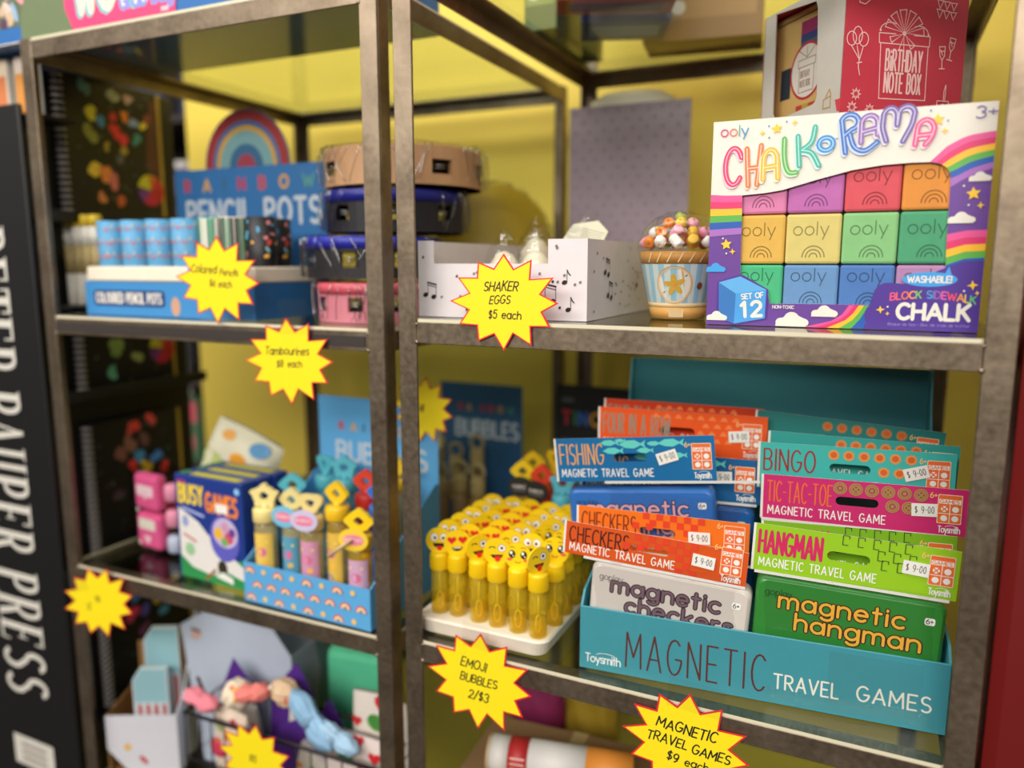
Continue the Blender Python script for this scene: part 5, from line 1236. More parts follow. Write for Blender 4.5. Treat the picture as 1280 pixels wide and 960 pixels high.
crumple('clear_bag', 'crumpled clear bag of small brown pieces right of the tambourines', (-.048, .335, LM + .0005), .036, BAG, 'bag', 3, [((150, 110, 80), 7), ((190, 160, 130), 5)], 1.0)

# ============================================================= left unit, lower shelf
def busy_box(idx):
    W, D, H = .121, .0245, .141
    root = empty('game_box', (0, 0, 0)); NV = mat(30, 56, 136, .4); m = MB(); m.box(0, W, 0, D, 0, H, NV, .0008)
    cv = Canvas(m, fn=lambda u, v, h: Vector((u, -h, v)))
    cv.poly([(.003, .0), (.118, .0), (.118, .040), (.060, .022), (.003, .034)], mat(40, 140, 74))
    cv.poly([(.004, .096), (.040, .080), (.055, .066), (.117, .030), (.117, .012), (.085, .020), (.060, .010), (.025, .016), (.004, .03)], mat(226, 222, 218))
    cv.text('BUSY', .007, .104, .024, mat(236, 206, 60), .0044, fit=.043, gap=.26); cv.text('GAMES', .056, .098, .024, mat(236, 134, 44), .0044, fit=.054, gap=.24, rot=-2)
    cv.stroke([(.012, .096), (.050, .089)], .0035, mat(170, 180, 226)); cv.ell(.012, .132, .010, .0028, mat(150, 50, 120), 12); cv.ell(.112, .130, .0045, .0045, mat(140, 196, 236), 14)
    cv.ell(.086, .064, .026, .031, mat(94, 92, 190), 26); cv.ell(.088, .072, .022, .020, mat(196, 180, 214), 24)
    for u, v, r, c_ in ((.076, .070, .008, (236, 180, 50)), (.094, .066, .008, (206, 80, 100)), (.088, .080, .007, (200, 150, 180)), (.086, .060, .006, (120, 170, 90)), (.100, .074, .006, (110, 60, 150))): cv.ell(u, v, r, r, mat(*c_), 14)
    cv.ell(.080, .0235, .0085, .0105, mat(46, 44, 22), 18); cv.poly([(.066, .010), (.098, .004), (.098, .012), (.080, .018)], mat(232, 232, 226))
    cv.stroke([(.050, .004), (.066, .018)], .004, mat(150, 84, 50)); cv.stroke([(.012, .060), (.034, .052)], .003, mat(196, 90, 100)); cv.ell(.016, .078, .006, .008, mat(150, 160, 206), 12); cv.ell(.022, .040, .009, .009, mat(150, 196, 150), 14)
    cv.rect(.073, .098, .094, .110, STICK)
    ct = Canvas(m, fn=lambda u, v, h: Vector((u, v, H + h))); ct.rect(.022, .005, .108, .018, mat(196, 190, 60)); ct.rect(.003, .004, .014, .020, mat(60, 140, 80))
    m.build('printed_carton', root); return root
bb = busy_box(0)
for k, lab in enumerate(('blue and green Busy Games box at the front of its row of three', 'blue Busy Games box in the middle of its row of three', 'blue Busy Games box at the back of its row of three')):
    loc = (-.391 + .003 * k, .050 + .0262 * k, LB + .0004)
    if k == 0: place(bb, loc, -1.5); tag(bb, lab, 'game box', 'Busy Games boxes standing in a row')
    else: copy_thing(bb, loc, -1.5, lab)

RCOL = [mat(206, 66, 70), mat(240, 222, 190), mat(240, 176, 96), mat(96, 130, 160)]
def d_rain_back(cv, W, H):
    cs = [mat(196, 60, 60), mat(214, 160, 60), mat(60, 96, 120), mat(190, 50, 70), mat(200, 70, 60), mat(214, 160, 60), mat(80, 150, 140)]
    cv.text('RAINBOW', .035, H - .045, .010, cs, .0026, fit=W * .66, gap=.95); cv.text('BUBBLES', .030, H - .088, .026, mat(190, 202, 212), .0050, fit=W * .75, gap=.25)
def d_rain_front(cv, W, H):
    for j in range(3):
        for k in range(9):
            u = .011 + k * .0225 + (.011 if j % 2 else 0); v = .003 + j * .0175
            if u > W - .010 or v + .010 > H + .006: continue
            if k % 2 == j % 2 or j == 1: cv.rainbow(u, v, .0072, RCOL, .0019, 8)
            else: cv.ell(u, v + .004, .0034, .0034, mat(244, 196, 96), 10)
header_box('counter_display', 'rainbow printed blue counter display of bubble wands at the left shelf front', (-.2545, .0275, LB + .0004), -1.0, .192, .150, .050, .237, (92, 168, 222), (52, 110, 160), [d_rain_back, d_rain_front], side=.135)
G2 = 'bubble wands in the rainbow counter display'
bz = LB + .0022
bubble_wand('cream bubble wand with yellow label, leftmost in the rainbow display', (-.2360, .050, bz), 14, (236, 216, 140), (238, 220, 146), (238, 200, 90), None, 'star', .098, G2)
bubble_wand('sky-blue labelled bubble wand with a round blue and white tag', (-.2030, .062, bz), 4, (226, 208, 140), (228, 210, 146), (90, 160, 190), (120, 190, 222), 'paw', .094, G2)
bubble_wand('cream bubble wand with a lilac and pink round tag', (-.1690, .056, bz), 10, (230, 206, 130), (232, 212, 140), (214, 150, 180), (206, 196, 228), 'heart', .096, G2)
bubble_wand('golden yellow bubble wand right of the lilac-tagged wand', (-.1400, .070, bz), -8, (236, 190, 30), (238, 196, 36), (232, 190, 80), None, 'paw', .108, G2)
bubble_wand('dark red bubble wand in the rainbow display', (-.1220, .105, bz), 0, (196, 44, 36), (214, 66, 46), (150, 30, 30), None, 'paw', .116, G2)
bubble_wand('yellow bubble wand with pink label and wooden stick beside the steel post', (-.0905, .046, bz), 12, (244, 202, 24), (246, 208, 30), (214, 170, 200), (244, 206, 60), 'paw', .088, G2, True)
bubble_wand('turquoise bubble wand behind the leftmost cream wand', (-.2330, .098, bz), 20, (86, 176, 192), (90, 182, 198), (110, 170, 190), None, 'paw', .100, G2)
bubble_wand('turquoise bubble wand at the back left of the rainbow display', (-.2080, .135, bz), -12, (78, 168, 186), (84, 176, 192), (110, 170, 190), None, 'heart', .122, G2)
bubble_wand('turquoise bubble wand at the back middle of the rainbow display', (-.1740, .130, bz), 8, (84, 172, 190), (88, 178, 196), (100, 170, 190), None, 'star', .122, G2)
bubble_wand('yellow bubble wand at the back right of the rainbow display', (-.1080, .148, bz), -10, (232, 190, 40), (236, 196, 44), (230, 190, 80), None, 'paw', .126, G2)
bubble_wand('royal blue bubble wand behind the wooden-stick wand', (-.0860, .085, bz), 6, (40, 110, 196), (44, 118, 206), (60, 120, 190), None, 'paw', .112, G2)
starburst((-.0800, .1712, 1.1685), 0, .045, [('$4', -.012, -.004, .011, .2)], 'yellow starburst card on the rainbow display header, seen behind the steel posts', ry=.95, tilt=8)
header_box('counter_display', 'dark blue BUBBLES counter display at the back behind the steel posts', (-.215, .36, LB + .0004), 0, .150, .085, .05, .222, (44, 92, 132), (30, 64, 92), [d_rain_back])
def cork_bottle(label, loc, s=1.0):
    root = empty('bubble_bottle', loc, 0, label, 'bubble bottle', 'tan bottles with wooden caps')
    m = MB(); m.lathe([(.012, 0), (.013, .002), (.013, .062 * s), (.009, .072 * s)], mat(150, 120, 76, .4), n=20); m.build('bottle_body', root)
    c = MB(); c.lathe([(.0105, .071 * s), (.011, .073 * s), (.011, .094 * s), (.009, .097 * s)], mat(176, 156, 100, .6), n=20); c.build('wooden_cap', root)
    r = MB(); r.tube([(.011 * math.cos(a), 0, .097 * s + .011 + .011 * math.sin(a)) for a in [2 * PI * k / 18 for k in range(18)]], .0028, mat(176, 160, 112, .6), 8, True); r.build('wand_loop', root)
for k, (x, y, s) in enumerate(((-.185, .385, 1.25), (-.150, .380, 1.15), (-.115, .385, 1.3), (-.088, .335, 1.0), (-.150, .330, .95), (-.120, .340, 1.0))):
    cork_bottle('tan bubble bottle with wooden cap, %s' % ['back row left, in the dark blue display', 'back row middle, in the dark blue display', 'back row right, in the dark blue display', 'front row right, before the dark blue display', 'front row left, before the dark blue display', 'front row middle, before the dark blue display'][k], (x, y, LB + (.0022 if y > .36 else .0005)), s)
# ---- pink toy sets and a baby bag
def pink_set(label, loc, yaw):
    root = empty('toy_set', loc, yaw, label, 'toy set', 'pink toy sets in clear boxes')
    P = mat(232, 92, 150, .5); P2_ = mat(236, 150, 180, .5)
    for j in range(2):
        m = MB(); m.box(.004, .058, .004, .024, .004 + j * .058, .058 + j * .058, P, .007, seg=2)
        cv = Canvas(m, fn=lambda u, v, h: Vector((u, .004 - h, v)))
        cv.rrect(.012, .034 + j * .05, .050, .050 + j * .05, .003, WHITE if j == 0 else mat(246, 214, 224)); cv.heart(.031, .020 + j * .066, .008, mat(246, 200, 216)); cv.ell(.012, .012 + j * .05, .003, .003, WHITE, 10)
        m.build('pink_case', root)
    for j in range(3):
        m = MB(); m.lathe([(.010, 0), (.0125, .003), (.0125, .020), (.010, .024)], P2_ if j else mat(190, 200, 226), c=(.078, .018, .006 + j * .038), n=18); m.build('pink_pot', root)
    b = MB(); b.box(0, .094, 0, .040, 0, .124, CLEAR, .001); b.build('clear_box', root)
pink_set('pink and white toy set in a clear box left of the Busy Games boxes', (-.530, .088, LB + .0004), -6)
pouch('printed_bag', 'white bag printed with orange and blue shapes leaning behind the Busy Games boxes', (-.455, .185, LB + .0280), 12, .12, .155, .05, (226, 222, 196), 'bag', spots=[((232, 160, 40), .05, .72, .016), ((80, 150, 200), .25, .90, .015), ((190, 206, 120), -.3, .62, .02), ((232, 160, 40), -.2, .9, .01)], seed=7, rot=(0, math.radians(24), math.radians(12)))
# ============================================================= bottom left shelf
def white_carton():
    root = empty('display_carton', (-.5500, .034, L3 + .0005), 27, 'white cardboard carton with a low front holding striped cards', 'carton')
    W, D, H = .104, .115, .095; c = mat(214, 214, 222, .6); k = mat(160, 118, 66, .7); t = .002; m = MB()
    m.prism([(.034, 0), (W, 0), (W, H), (0, H), (0, .042)], -t, 0, lambda u, v, h: (u, -h, v), c)
    m.box(0, t, t, D, .0, H, k); m.box(W - t, W, t, D, 0, H, c); m.box(t, W - t, t, D, 0, t, k); m.box(t, W - t, D - t, D, t, H + .06, k)
    m.prism([(t, H), (D, H), (D, H + .115), (D - .02, H + .12), (.035, H + .02)], W - t, W, lambda u, v, h: (h, u, v), c)
    cv = Canvas(m, fn=lambda u, v, h: Vector((u, -h, v))); cv.ell(.030, .045, .006, .006, mat(226, 180, 110), 12); cv.ell(.052, .024, .004, .009, mat(190, 90, 90), 12, 40)
    m.build('carton', root)
    return root
white_carton()
def striped_card(label, x, y, h, yaw, i):
    root = empty('striped_card', (x, y, L3 + .0045), yaw, label, 'card', 'striped cards in the white carton')
    m = MB(); w = .052; m.prism([(0, 0), (w, 0), (w, h), (w * .25, h), (0, h - .02)], 0, .006, lambda u, v, hh: (u, hh, v), mat(206, 222, 226, .6))
    cv = Canvas(m, fn=lambda u, v, hh: Vector((u, -hh, v)))
    for k in range(4): cv.rect(.006 + k * .012, .002, .012 + k * .012, h * .62, mat(196, 70, 78))
    cv.poly([(.002, h * .64), (w - .002, h * .64), (w - .002, h - .003), (w * .27, h - .003), (.002, h - .02)], mat(150, 196, 206))
    m.build('card_front', root); e = MB(); e.box(-.0006, 0, .0005, .006, 0, h - .021, mat(190, 60, 70)); e.build('red_edge', root)
striped_card('red and white striped card with pale blue top, front one in the white carton', -.530, .068, .155, 27, 0)
striped_card('taller red and white striped card behind the front one in the white carton', -.535, .096, .205, 27, 1)
def panel_display():
    root = empty('counter_display', (-.452, .122, L3 + .0005), 4, 'pale blue-white counter display with tall side panel behind the wire basket', 'display box', 'cardboard counter displays')
    c = mat(186, 196, 214, .6); d_ = mat(150, 158, 176, .6); m = MB(); W = .17
    m.prism([(0, 0), (W, 0), (W, .20), (.13, .25), (.02, .245), (-.030, .215)], -.002, 0, lambda u, v, h: (u, -h, v), c)
    m.box(.0, .002, .002, .16, 0, .20, d_); m.box(W - .002, W, .002, .16, 0, .2, d_); m.box(.002, W - .002, .002, .16, 0, .002, d_); m.box(0, W, .158, .16, 0, .26, c)
    cv = Canvas(m, fn=lambda u, v, h: Vector((u, -h, v))); cv.ell(.0, .205, .012, .008, mat(206, 170, 160), 14, 30); cv.stroke([(-.008, .212), (.006, .210)], .004, mat(60, 60, 70))
    m.build('panel_box', root)
panel_display()
def wire_basket():
    root = empty('wire_basket', (-.385, .034, L3 + .0005), 2, 'dark wire basket full of soft toys and pouches on the bottom left shelf', 'basket')
    W, D, H = .330, .080, .146; WC = mat(52, 48, 50, .4, .6); m = MB()
    P = lambda u, v, z, k=0: (u, v, z)
    for z in (.003, .04, .078, H): m.tube([(0, 0, z), (W, 0, z), (W, D, z), (0, D, z)], .0016 if z < H else .0026, WC, 6, True)
    m.build('rim_wire', root); b = MB()
    for k in range(15): u = W * k / 14; b.tube([(u, 0, .003), (u, 0, H)], .0011, WC, 5); b.tube([(u, D, .003), (u, D, H)], .0011, WC, 5)
    for k in range(4): v = D * k / 3; b.tube([(0, v, .003), (0, v, H)], .0011, WC, 5); b.tube([(W, v, .003), (W, v, H)], .0011, WC, 5); b.tube([(0, v, .003), (W, v, .003)], .0011, WC, 5)
    b.build('mesh_wire', root)
    hn = MB(); hn.tube([(.004, D * .5, H)] + [(.0 - .014 * math.sin(PI * k / 8), D * .5 + .0, H + .0 + .028 * math.sin(PI * k / 8) * (1 if k < 9 else 0)) for k in range(1, 8)] + [(.0, D * .3, H)], .0024, WC, 6); hn.build('handle', root)
wire_basket()
def purple_card(label, loc, yaw, w, h, seed, tilt=0):
    root = empty('toy_card', loc, yaw, label, 'toy', 'purple carded toys in the wire basket', rot=(0, math.radians(tilt), math.radians(yaw)))
    m = MB(); m.prism([(0, 0), (w, 0), (w, h * .8), (w * .6, h), (0, h * .72)], 0, .0012, lambda u, v, hh: (u, hh, v), mat(84, 40, 140, .5)); m.build('purple_card', root)
    rnd = random.Random(seed); b = MB(); b.prism([(w * .42, h * .08), (w * 1.0, h * .02), (w * 1.04, h * .62), (w * .55, h * .74)], -.008, -.0004, lambda u, v, hh: (u, hh, v), mat(228, 222, 208, .6))
    cv = Canvas(b, fn=lambda u, v, hh: Vector((u, -.008 - hh, v)))
    for k in range(9): cv.ell(w * rnd.uniform(.55, .92), h * rnd.uniform(.12, .56), rnd.uniform(.003, .007), rnd.uniform(.003, .006), mat(*[(206, 70, 50), (230, 150, 60), (150, 190, 90), (214, 110, 90)][k % 4]), 10, rnd.uniform(0, 90))
    b.build('printed_front', root)
z0 = L3 + .0060
purple_card('purple carded toy leaning at the left end of the wire basket', (-.358, .098, z0 + .002), 4, .06, .19, 1, -10)
purple_card('purple carded toy with white printed front in the middle of the basket', (-.300, .102, z0 + .005), 0, .075, .21, 2, 3)
purple_card('purple carded toy lying low in front of the middle card', (-.285, .086, z0 + .016), 0, .085, .150, 3, 10)
purple_card('purple carded toy half hidden behind the light blue bow', (-.212, .102, z0 + .001), 0, .05, .17, 4, -3)
pouch('plush_toy', 'patterned cream plush toy on the left of the basket heap', (-.325, .060, z0), -6, .066, .150, .020, (228, 210, 190), 'plush toy', spots=[((222, 110, 60), .1, .75, .008), ((150, 190, 90), -.2, .8, .007), ((222, 70, 60), -.1, .6, .008), ((230, 180, 60), .25, .6, .008), ((222, 110, 90), -.28, .66, .006), ((196, 70, 90), .2, .9, .006)], seed=3)
def lump(name, label, loc, rx, ry, rz, col, cat, seed, yaw=0, tilt=0, spots=None, group=None, pinch=True):
    """a gathered soft cloth toy: two stuffed lobes pinched in the middle, with folds"""
    root = empty(name, loc, 0, label, cat, group, rot=(0, math.radians(tilt), math.radians(yaw))); rnd = random.Random(seed)
    bm = bmesh.new(); bmesh.ops.create_icosphere(bm, subdivisions=4, radius=1)
    ph = [rnd.uniform(0, 6) for _ in range(4)]
    for v in bm.verts:
        u = v.co.x; k = (.62 + .38 * abs(math.sin(u * 2.2))) if pinch else 1.0
        f = 1 + .07 * math.sin(9 * v.co.y + ph[0] + 3 * u) + .06 * math.sin(11 * v.co.z + ph[1] - 4 * u) + .04 * math.sin(17 * u + ph[2])
        v.co = Vector((v.co.x * rx * (1 + .04 * math.sin(8 * v.co.z)), v.co.y * ry * k * f, v.co.z * rz * k * f + rz))
    m = MB(); m.frombm(bm, mat(*col, .7, noise=.08), None, True)
    for k in range(spots or 0):
        a = rnd.uniform(-.8, .8); b2 = rnd.uniform(-2.6, -.5)
        m.sphere((a * rx, math.cos(b2) * 0 - ry * .78 * abs(math.sin(b2)), rz + rz * .7 * math.cos(b2)), min(ry, rz) * .24, mat(*rnd.choice([(214, 70, 60), (240, 180, 80), (120, 170, 90), (240, 230, 220)]), .6), 8)
    m.build('stuffed_body', root)
    if pinch:
        b = MB(); b.lathe([(rz * .58, -.005), (rz * .66, 0), (rz * .58, .005)], mat(*[int(q * .8) for q in col], .7), n=16, M=Matrix.Translation((0, 0, rz)) @ Matrix.Rotation(PI / 2, 4, 'Y')); b.build('centre_band', root)
    return root
T = L3 + .1490
lump('scrunchie', 'salmon pink gathered scrunchie on top of the basket heap', (-.276, .056, T + .028), .026, .017, .014, (232, 130, 122), 'scrunchie', 1, 10, -14)
lump('scrunchie', 'pink gathered scrunchie hanging over the left rim of the basket', (-.365, .045, T + .004), .030, .017, .012, (228, 130, 146), 'scrunchie', 2, -6, 8)
lump('scrunchie', 'large light blue satin scrunchie sprawled over the basket front', (-.196, .060, T + .010), .046, .016, .021, (140, 182, 216), 'scrunchie', 3, -10, 38)
lump('scrunchie', 'paler light blue scrunchie lying at the basket front beside the fruit pouches', (-.146, .055, T + .001), .036, .013, .015, (160, 196, 224), 'scrunchie', 4, -6, 14)
lump('soft_toy', 'cream soft toy with bright spots in the middle of the basket heap', (-.300, .060, T + .012), .024, .018, .020, (232, 216, 190), 'soft toy', 5, 0, -30, spots=7, pinch=False)
lump('soft_toy', 'orange spotted soft toy beside the salmon scrunchie', (-.245, .072, T + .026), .022, .014, .018, (230, 196, 160), 'soft toy', 6, 10, 20, spots=6, pinch=False)
lump('soft_toy', 'small crimson soft toy low in the basket front left', (-.345, .060, L3 + .080), .020, .014, .012, (190, 50, 80), 'soft toy', 7, 10, 15, pinch=False)
lump('soft_toy', 'small royal blue soft toy low in the basket front', (-.300, .057, L3 + .078), .022, .014, .012, (70, 110, 190), 'soft toy', 8, -10, -20, pinch=False)
lump('soft_toy', 'small grey soft toy low at the right of the basket front', (-.190, .055, L3 + .076), .022, .014, .012, (150, 156, 160), 'soft toy', 9, -10, 10, pinch=False)
def film_bag():
    root = empty('organza_bag', (-.205, .190, L3 + .0005), 6, 'sheer teal organza bag standing behind the printed pouches', 'bag')
    f = MB(); rnd = random.Random(5); vs = []; n = 28; lv = [(.05, .0), (.058, .03), (.062, .10), (.055, .17), (.068, .225), (.080, .265)]
    for r, z in lv:
        for k in range(n):
            a = 2 * PI * k / n; q = r * (1 + rnd.uniform(-.05, .05)); vs.append((q * math.cos(a) * 1.15, q * math.sin(a) * .42, z + .0005))
    f.add(vs, [[j * n + k, j * n + (k + 1) % n, (j + 1) * n + (k + 1) % n, (j + 1) * n + k] for j in range(len(lv) - 1) for k in range(n)], TEALFILM); f.build('sheer_fabric', root)
    i = MB(); i.box(-.05, .05, -.014, .014, .004, .205, mat(150, 236, 200, .5), .012, seg=2); o = i.build('green_contents', root)
film_bag()
pouch('printed_pouch', 'white pouch printed with strawberries and watermelons at the basket right end', (-.107, .0985, z0), 0, .086, .205, .018, (228, 218, 208), 'pouch', 'fruit printed pouches', [('melon', .0, .82, .014), ('berry', .1, .95, .012), ('berry', .3, .62, .009), ('berry', -.35, .8, .008), ('melon', .35, .72, .010)], seed=1)
pouch('printed_pouch', 'white fruit printed pouch lying in front of the upright fruit pouch', (-.125, .0735, z0), 3, .100, .160, .018, (222, 206, 200), 'pouch', 'fruit printed pouches', [('melon', -.12, .82, .012), ('berry', -.25, .92, .010), ('berry', .15, .7, .010), ('berry', .3, .85, .009), ('berry', .05, .95, .008)], seed=4)
starburst((-.2345, .0096, .7330), LYAW, .060, [('$5', -.010, -.002, .009, .2)], 'yellow starburst card at the bottom edge of the photo on the wire basket', ry=.86, tilt=4)

# ============================================================= rack of spiral books with the black sign panel, left of the shelves
SB = mat(20, 19, 20, .45)
def spinner():
    root = empty('book_rack', (0, 0, 0), 0, 'black book rack with a tall sign panel lettered PETER PAUPER PRESS', 'rack')
    m = MB(); m.box(-.690, -.672, .060, .335, .02, 1.628, SB, .002); m.build('back_board', root)
    p = MB(); p.box(-.850, -.612, .030, .038, .12, 1.562, SB, .002); o = p.build('sign_panel', root)
    b = MB(); b.box(-.86, -.60, .02, .40, 0.0, .02, SB, .003); b.box(-.69, -.672, .036, .062, .10, 1.55, SB); b.build('base', root)
    for z in (1.415, 1.155, .893, .632): 
        l = MB(); l.box(-.672, -.618, .070, .325, z - .004, z, SB); l.box(-.620, -.617, .070, .325, z - .004, z + .012, SB, .0005); l.build('ledge', root)
    l = MB(); l.box(-.655, -.585, .086, .150, 1.288, 1.292, SB); l.box(-.672, -.585, .061, .086, 1.288, 1.292, SB); l.build('small_ledge', root)
    l = MB(); l.box(-.85, -.596, .040, .106, 1.546, 1.550, SB); l.box(-.85, -.70, .126, .130, 1.55, 1.60, SB); l.build('top_pocket', root)
    # serif sign lettering running downward
    g = MB(); OFF = mat(214, 210, 200, .6)
    zt, xb, cap, adv = 1.395, -.768, .100, .0432
    cv = Canvas(g, fn=lambda u, v, h: Vector((xb + v, .030 - h, zt - u)))
    S_, T_ = .0105, .0034
    def stem(u, w=S_, v0=0, v1=cap): cv.rect(u, v0, u + w, v1, OFF); [cv.rect(u - .004, vv, u + w + .004, vv + T_, OFF) for vv in ((v0, v1 - T_) if v0 == 0 else (v1 - T_,))]
    def letter(c, u):
        if c == 'P': stem(u + .004); cv.stroke([(u + .014, cap - .003), (u + .020, cap - .003)] + ar(u + .020, cap * .72, .0105, cap * .25, 90, -90, 8) + [(u + .014, cap * .47)], .0075, OFF, cap=False)
        elif c == 'E':
            stem(u + .004); cv.rect(u + .014, cap - .005, u + .033, cap, OFF); cv.rect(u + .014, 0, u + .034, .005, OFF); cv.rect(u + .014, cap * .49, u + .027, cap * .49 + .005, OFF); cv.rect(u + .0305, cap - .020, u + .033, cap, OFF); cv.rect(u + .0315, 0, u + .034, .020, OFF); cv.rect(u + .025, cap * .41, u + .027, cap * .62, OFF)
        elif c == 'T': stem(u + .014); cv.rect(u + .002, cap - .006, u + .037, cap, OFF); cv.rect(u + .002, cap - .020, u + .0045, cap, OFF); cv.rect(u + .0345, cap - .020, u + .037, cap, OFF)
        elif c == 'R': letter('P', u); cv.poly([(u + .017, cap * .47), (u + .025, cap * .47), (u + .038, 0), (u + .027, 0)], OFF)
        elif c == 'A': cv.poly([(u + .002, 0), (u + .006, 0), (u + .020, cap), (u + .017, cap)], OFF); cv.poly([(u + .015, cap), (u + .022, cap), (u + .038, 0), (u + .027, 0)], OFF); cv.rect(u + .008, cap * .30, u + .030, cap * .30 + .005, OFF); cv.rect(u - .002, 0, u + .011, T_, OFF); cv.rect(u + .022, 0, u + .042, T_, OFF)
        elif c == 'U': cv.stroke([(u + .009, cap), (u + .009, cap * .28)] + ar(u + .0195, cap * .28, .0105, cap * .24, 180, 360, 8) + [(u + .030, cap)], .008, OFF, cap=False); cv.rect(u + .0, cap - T_, u + .018, cap, OFF); cv.rect(u + .024, cap - T_, u + .037, cap, OFF)
        elif c == 'S': cv.stroke([(u + .020 + q * .028 - .007, w * cap) for q, w in ar(.28, .75, .42, .21, 30, 270) + ar(.28, .25, .46, .21, 90, -150)[1:]], .0085, OFF, cap=False)
    u = -.008
    for ch in 'PETER PAUPER PRESS':
        if ch != ' ': letter(ch, u); u += adv * .975
        else: u += adv * .52
    g.build('sign_lettering', root); g = MB(); cv.mb = g
    cv.rrect(.782, .002, .832, .098, .002, OFF)
    for k in range(3): cv.rect(.792 + k * .012, .02, .800 + k * .012, .08, mat(170, 164, 156))
    o = g.build('sign_logo', root); o['label'] = 'white square emblem at the foot of the sign'
spinner()
def spiral_book(label, z, palette, seed, y0=.113, w=.178, h=.212, brown=True):
    root = empty('spiral_book', (-.6635, y0, z), 0, label, 'book', 'spiral bound books on the black rack')
    m = MB(); m.box(0, .007, .012, w, 0.0005, h, mat(24, 22, 24, .4), .001)
    cv = Canvas(m, (.007, 0, 0), (0, 1, 0), (0, 0, 1)); rnd = random.Random(seed)
    def blob(u, v, r, c_):
        for k in range(3): cv.ell(u + rnd.uniform(-r, r) * .6, v + rnd.uniform(-r, r) * .6, r * rnd.uniform(.6, 1.05), r * rnd.uniform(.5, .9), mat(*[min(255, int(q * 1.25)) for q in c_]), 12, rnd.uniform(0, 180))
    if brown: cv.poly([(.150, .09), (w - .002, .08), (w - .002, h - .02), (.165, h - .012), (.155, h * .7)], mat(96, 54, 40, .5))
    for (u, v, r, c_) in palette: blob(u * w, v * h, r, c_)
    for k in range(36): cv.ell(rnd.uniform(.022, w - .01), rnd.uniform(.006, h - .006), rnd.uniform(.0012, .0034), rnd.uniform(.001, .0026), mat(*rnd.choice([(70, 84, 92), (96, 108, 70), (120, 110, 110), (60, 110, 110)])), 8, rnd.uniform(0, 180))
    # round rainbow badge
    for a0, c_ in ((0, (206, 50, 50)), (60, (206, 120, 40)), (100, (210, 200, 50)), (180, (120, 60, 130)), (235, (200, 40, 70)), (300, (190, 40, 40))): cv.poly([(.155, .055)] + [(.155 + .025 * math.cos(math.radians(a0 + 10 * k)), .055 + .025 * math.sin(math.radians(a0 + 10 * k))) for k in range(8)], mat(*c_))
    m.build('cover', root)
    s = MB(); C_ = mat(214, 206, 206, .4)
    for k in range(22): zz = .006 + k * (h - .012) / 21; s.tube([(  .0035 + .0070 * math.cos(t), .0085 + .0070 * math.sin(t), zz) for t in [2 * PI * q / 10 for q in range(10)]], .0015, C_, 5, True)
    s.build('spiral_binding', root)
    e = MB(); e.box(.0005, .006, w, w + .006, .002, h - .002, mat(196, 160, 60, .6)); e.build('page_block', root)
pal1 = [(.28, .92, .011, (86, 126, 126)), (.55, .92, .009, (150, 160, 150)), (.70, .90, .007, (160, 130, 120)), (.32, .76, .009, (206, 196, 60)), (.42, .72, .008, (70, 130, 180)), (.52, .76, .008, (190, 50, 60)), (.54, .66, .009, (200, 44, 54)), (.62, .60, .009, (196, 50, 60)), (.66, .78, .008, (220, 120, 50)), (.74, .74, .008, (120, 140, 160)), (.84, .74, .006, (216, 190, 50)), (.74, .62, .009, (60, 130, 110)), (.30, .62, .010, (130, 130, 60)), (.46, .54, .006, (150, 130, 50)), (.62, .53, .006, (150, 130, 50)), (.56, .46, .007, (84, 82, 82)), (.30, .36, .012, (206, 176, 60)), (.42, .34, .012, (200, 120, 60)), (.52, .30, .010, (180, 100, 90)), (.36, .18, .008, (190, 120, 70)), (.56, .16, .009, (170, 84, 50)), (.90, .80, .009, (120, 60, 50))]
pal2 = [(.3, .5, .012, (60, 110, 90)), (.45, .7, .011, (90, 130, 110)), (.4, .3, .012, (110, 130, 70)), (.55, .5, .010, (80, 120, 90)), (.6, .2, .009, (130, 140, 80)), (.25, .75, .009, (80, 110, 110)), (.35, .12, .010, (90, 150, 120))]
pal3 = [(.5, .92, .010, (190, 60, 50)), (.7, .95, .009, (190, 70, 60)), (.45, .6, .010, (190, 50, 50)), (.55, .66, .009, (60, 120, 160)), (.62, .58, .009, (206, 170, 40)), (.72, .62, .010, (60, 110, 170)), (.52, .52, .009, (70, 140, 80)), (.80, .55, .009, (196, 50, 50)), (.35, .74, .012, (110, 70, 60)), (.45, .80, .012, (120, 80, 66)), (.6, .80, .011, (96, 66, 60)), (.3, .4, .010, (70, 50, 60))]
pal4 = [(.4, .8, .011, (70, 120, 170)), (.55, .85, .010, (80, 160, 170)), (.62, .72, .010, (206, 180, 50)), (.75, .75, .010, (196, 60, 50)), (.5, .66, .010, (90, 80, 170)), (.35, .66, .010, (196, 60, 90)), (.7, .6, .010, (80, 150, 180)), (.85, .8, .009, (210, 180, 60)), (.45, .5, .010, (110, 60, 90))]
spiral_book('black spiral book with multicoloured cover on the top ledge of the rack', 1.4155, pal1, 1)
spiral_book('black spiral book with green speckled cover, second down on the rack', 1.1555, pal2, 2, brown=False)
spiral_book('black spiral book with red-topped cover, third down on the rack', .8935, pal3, 3, brown=False)
spiral_book('black spiral book with blue and yellow cover, lowest on the rack', .6325, pal4, 4, brown=False)
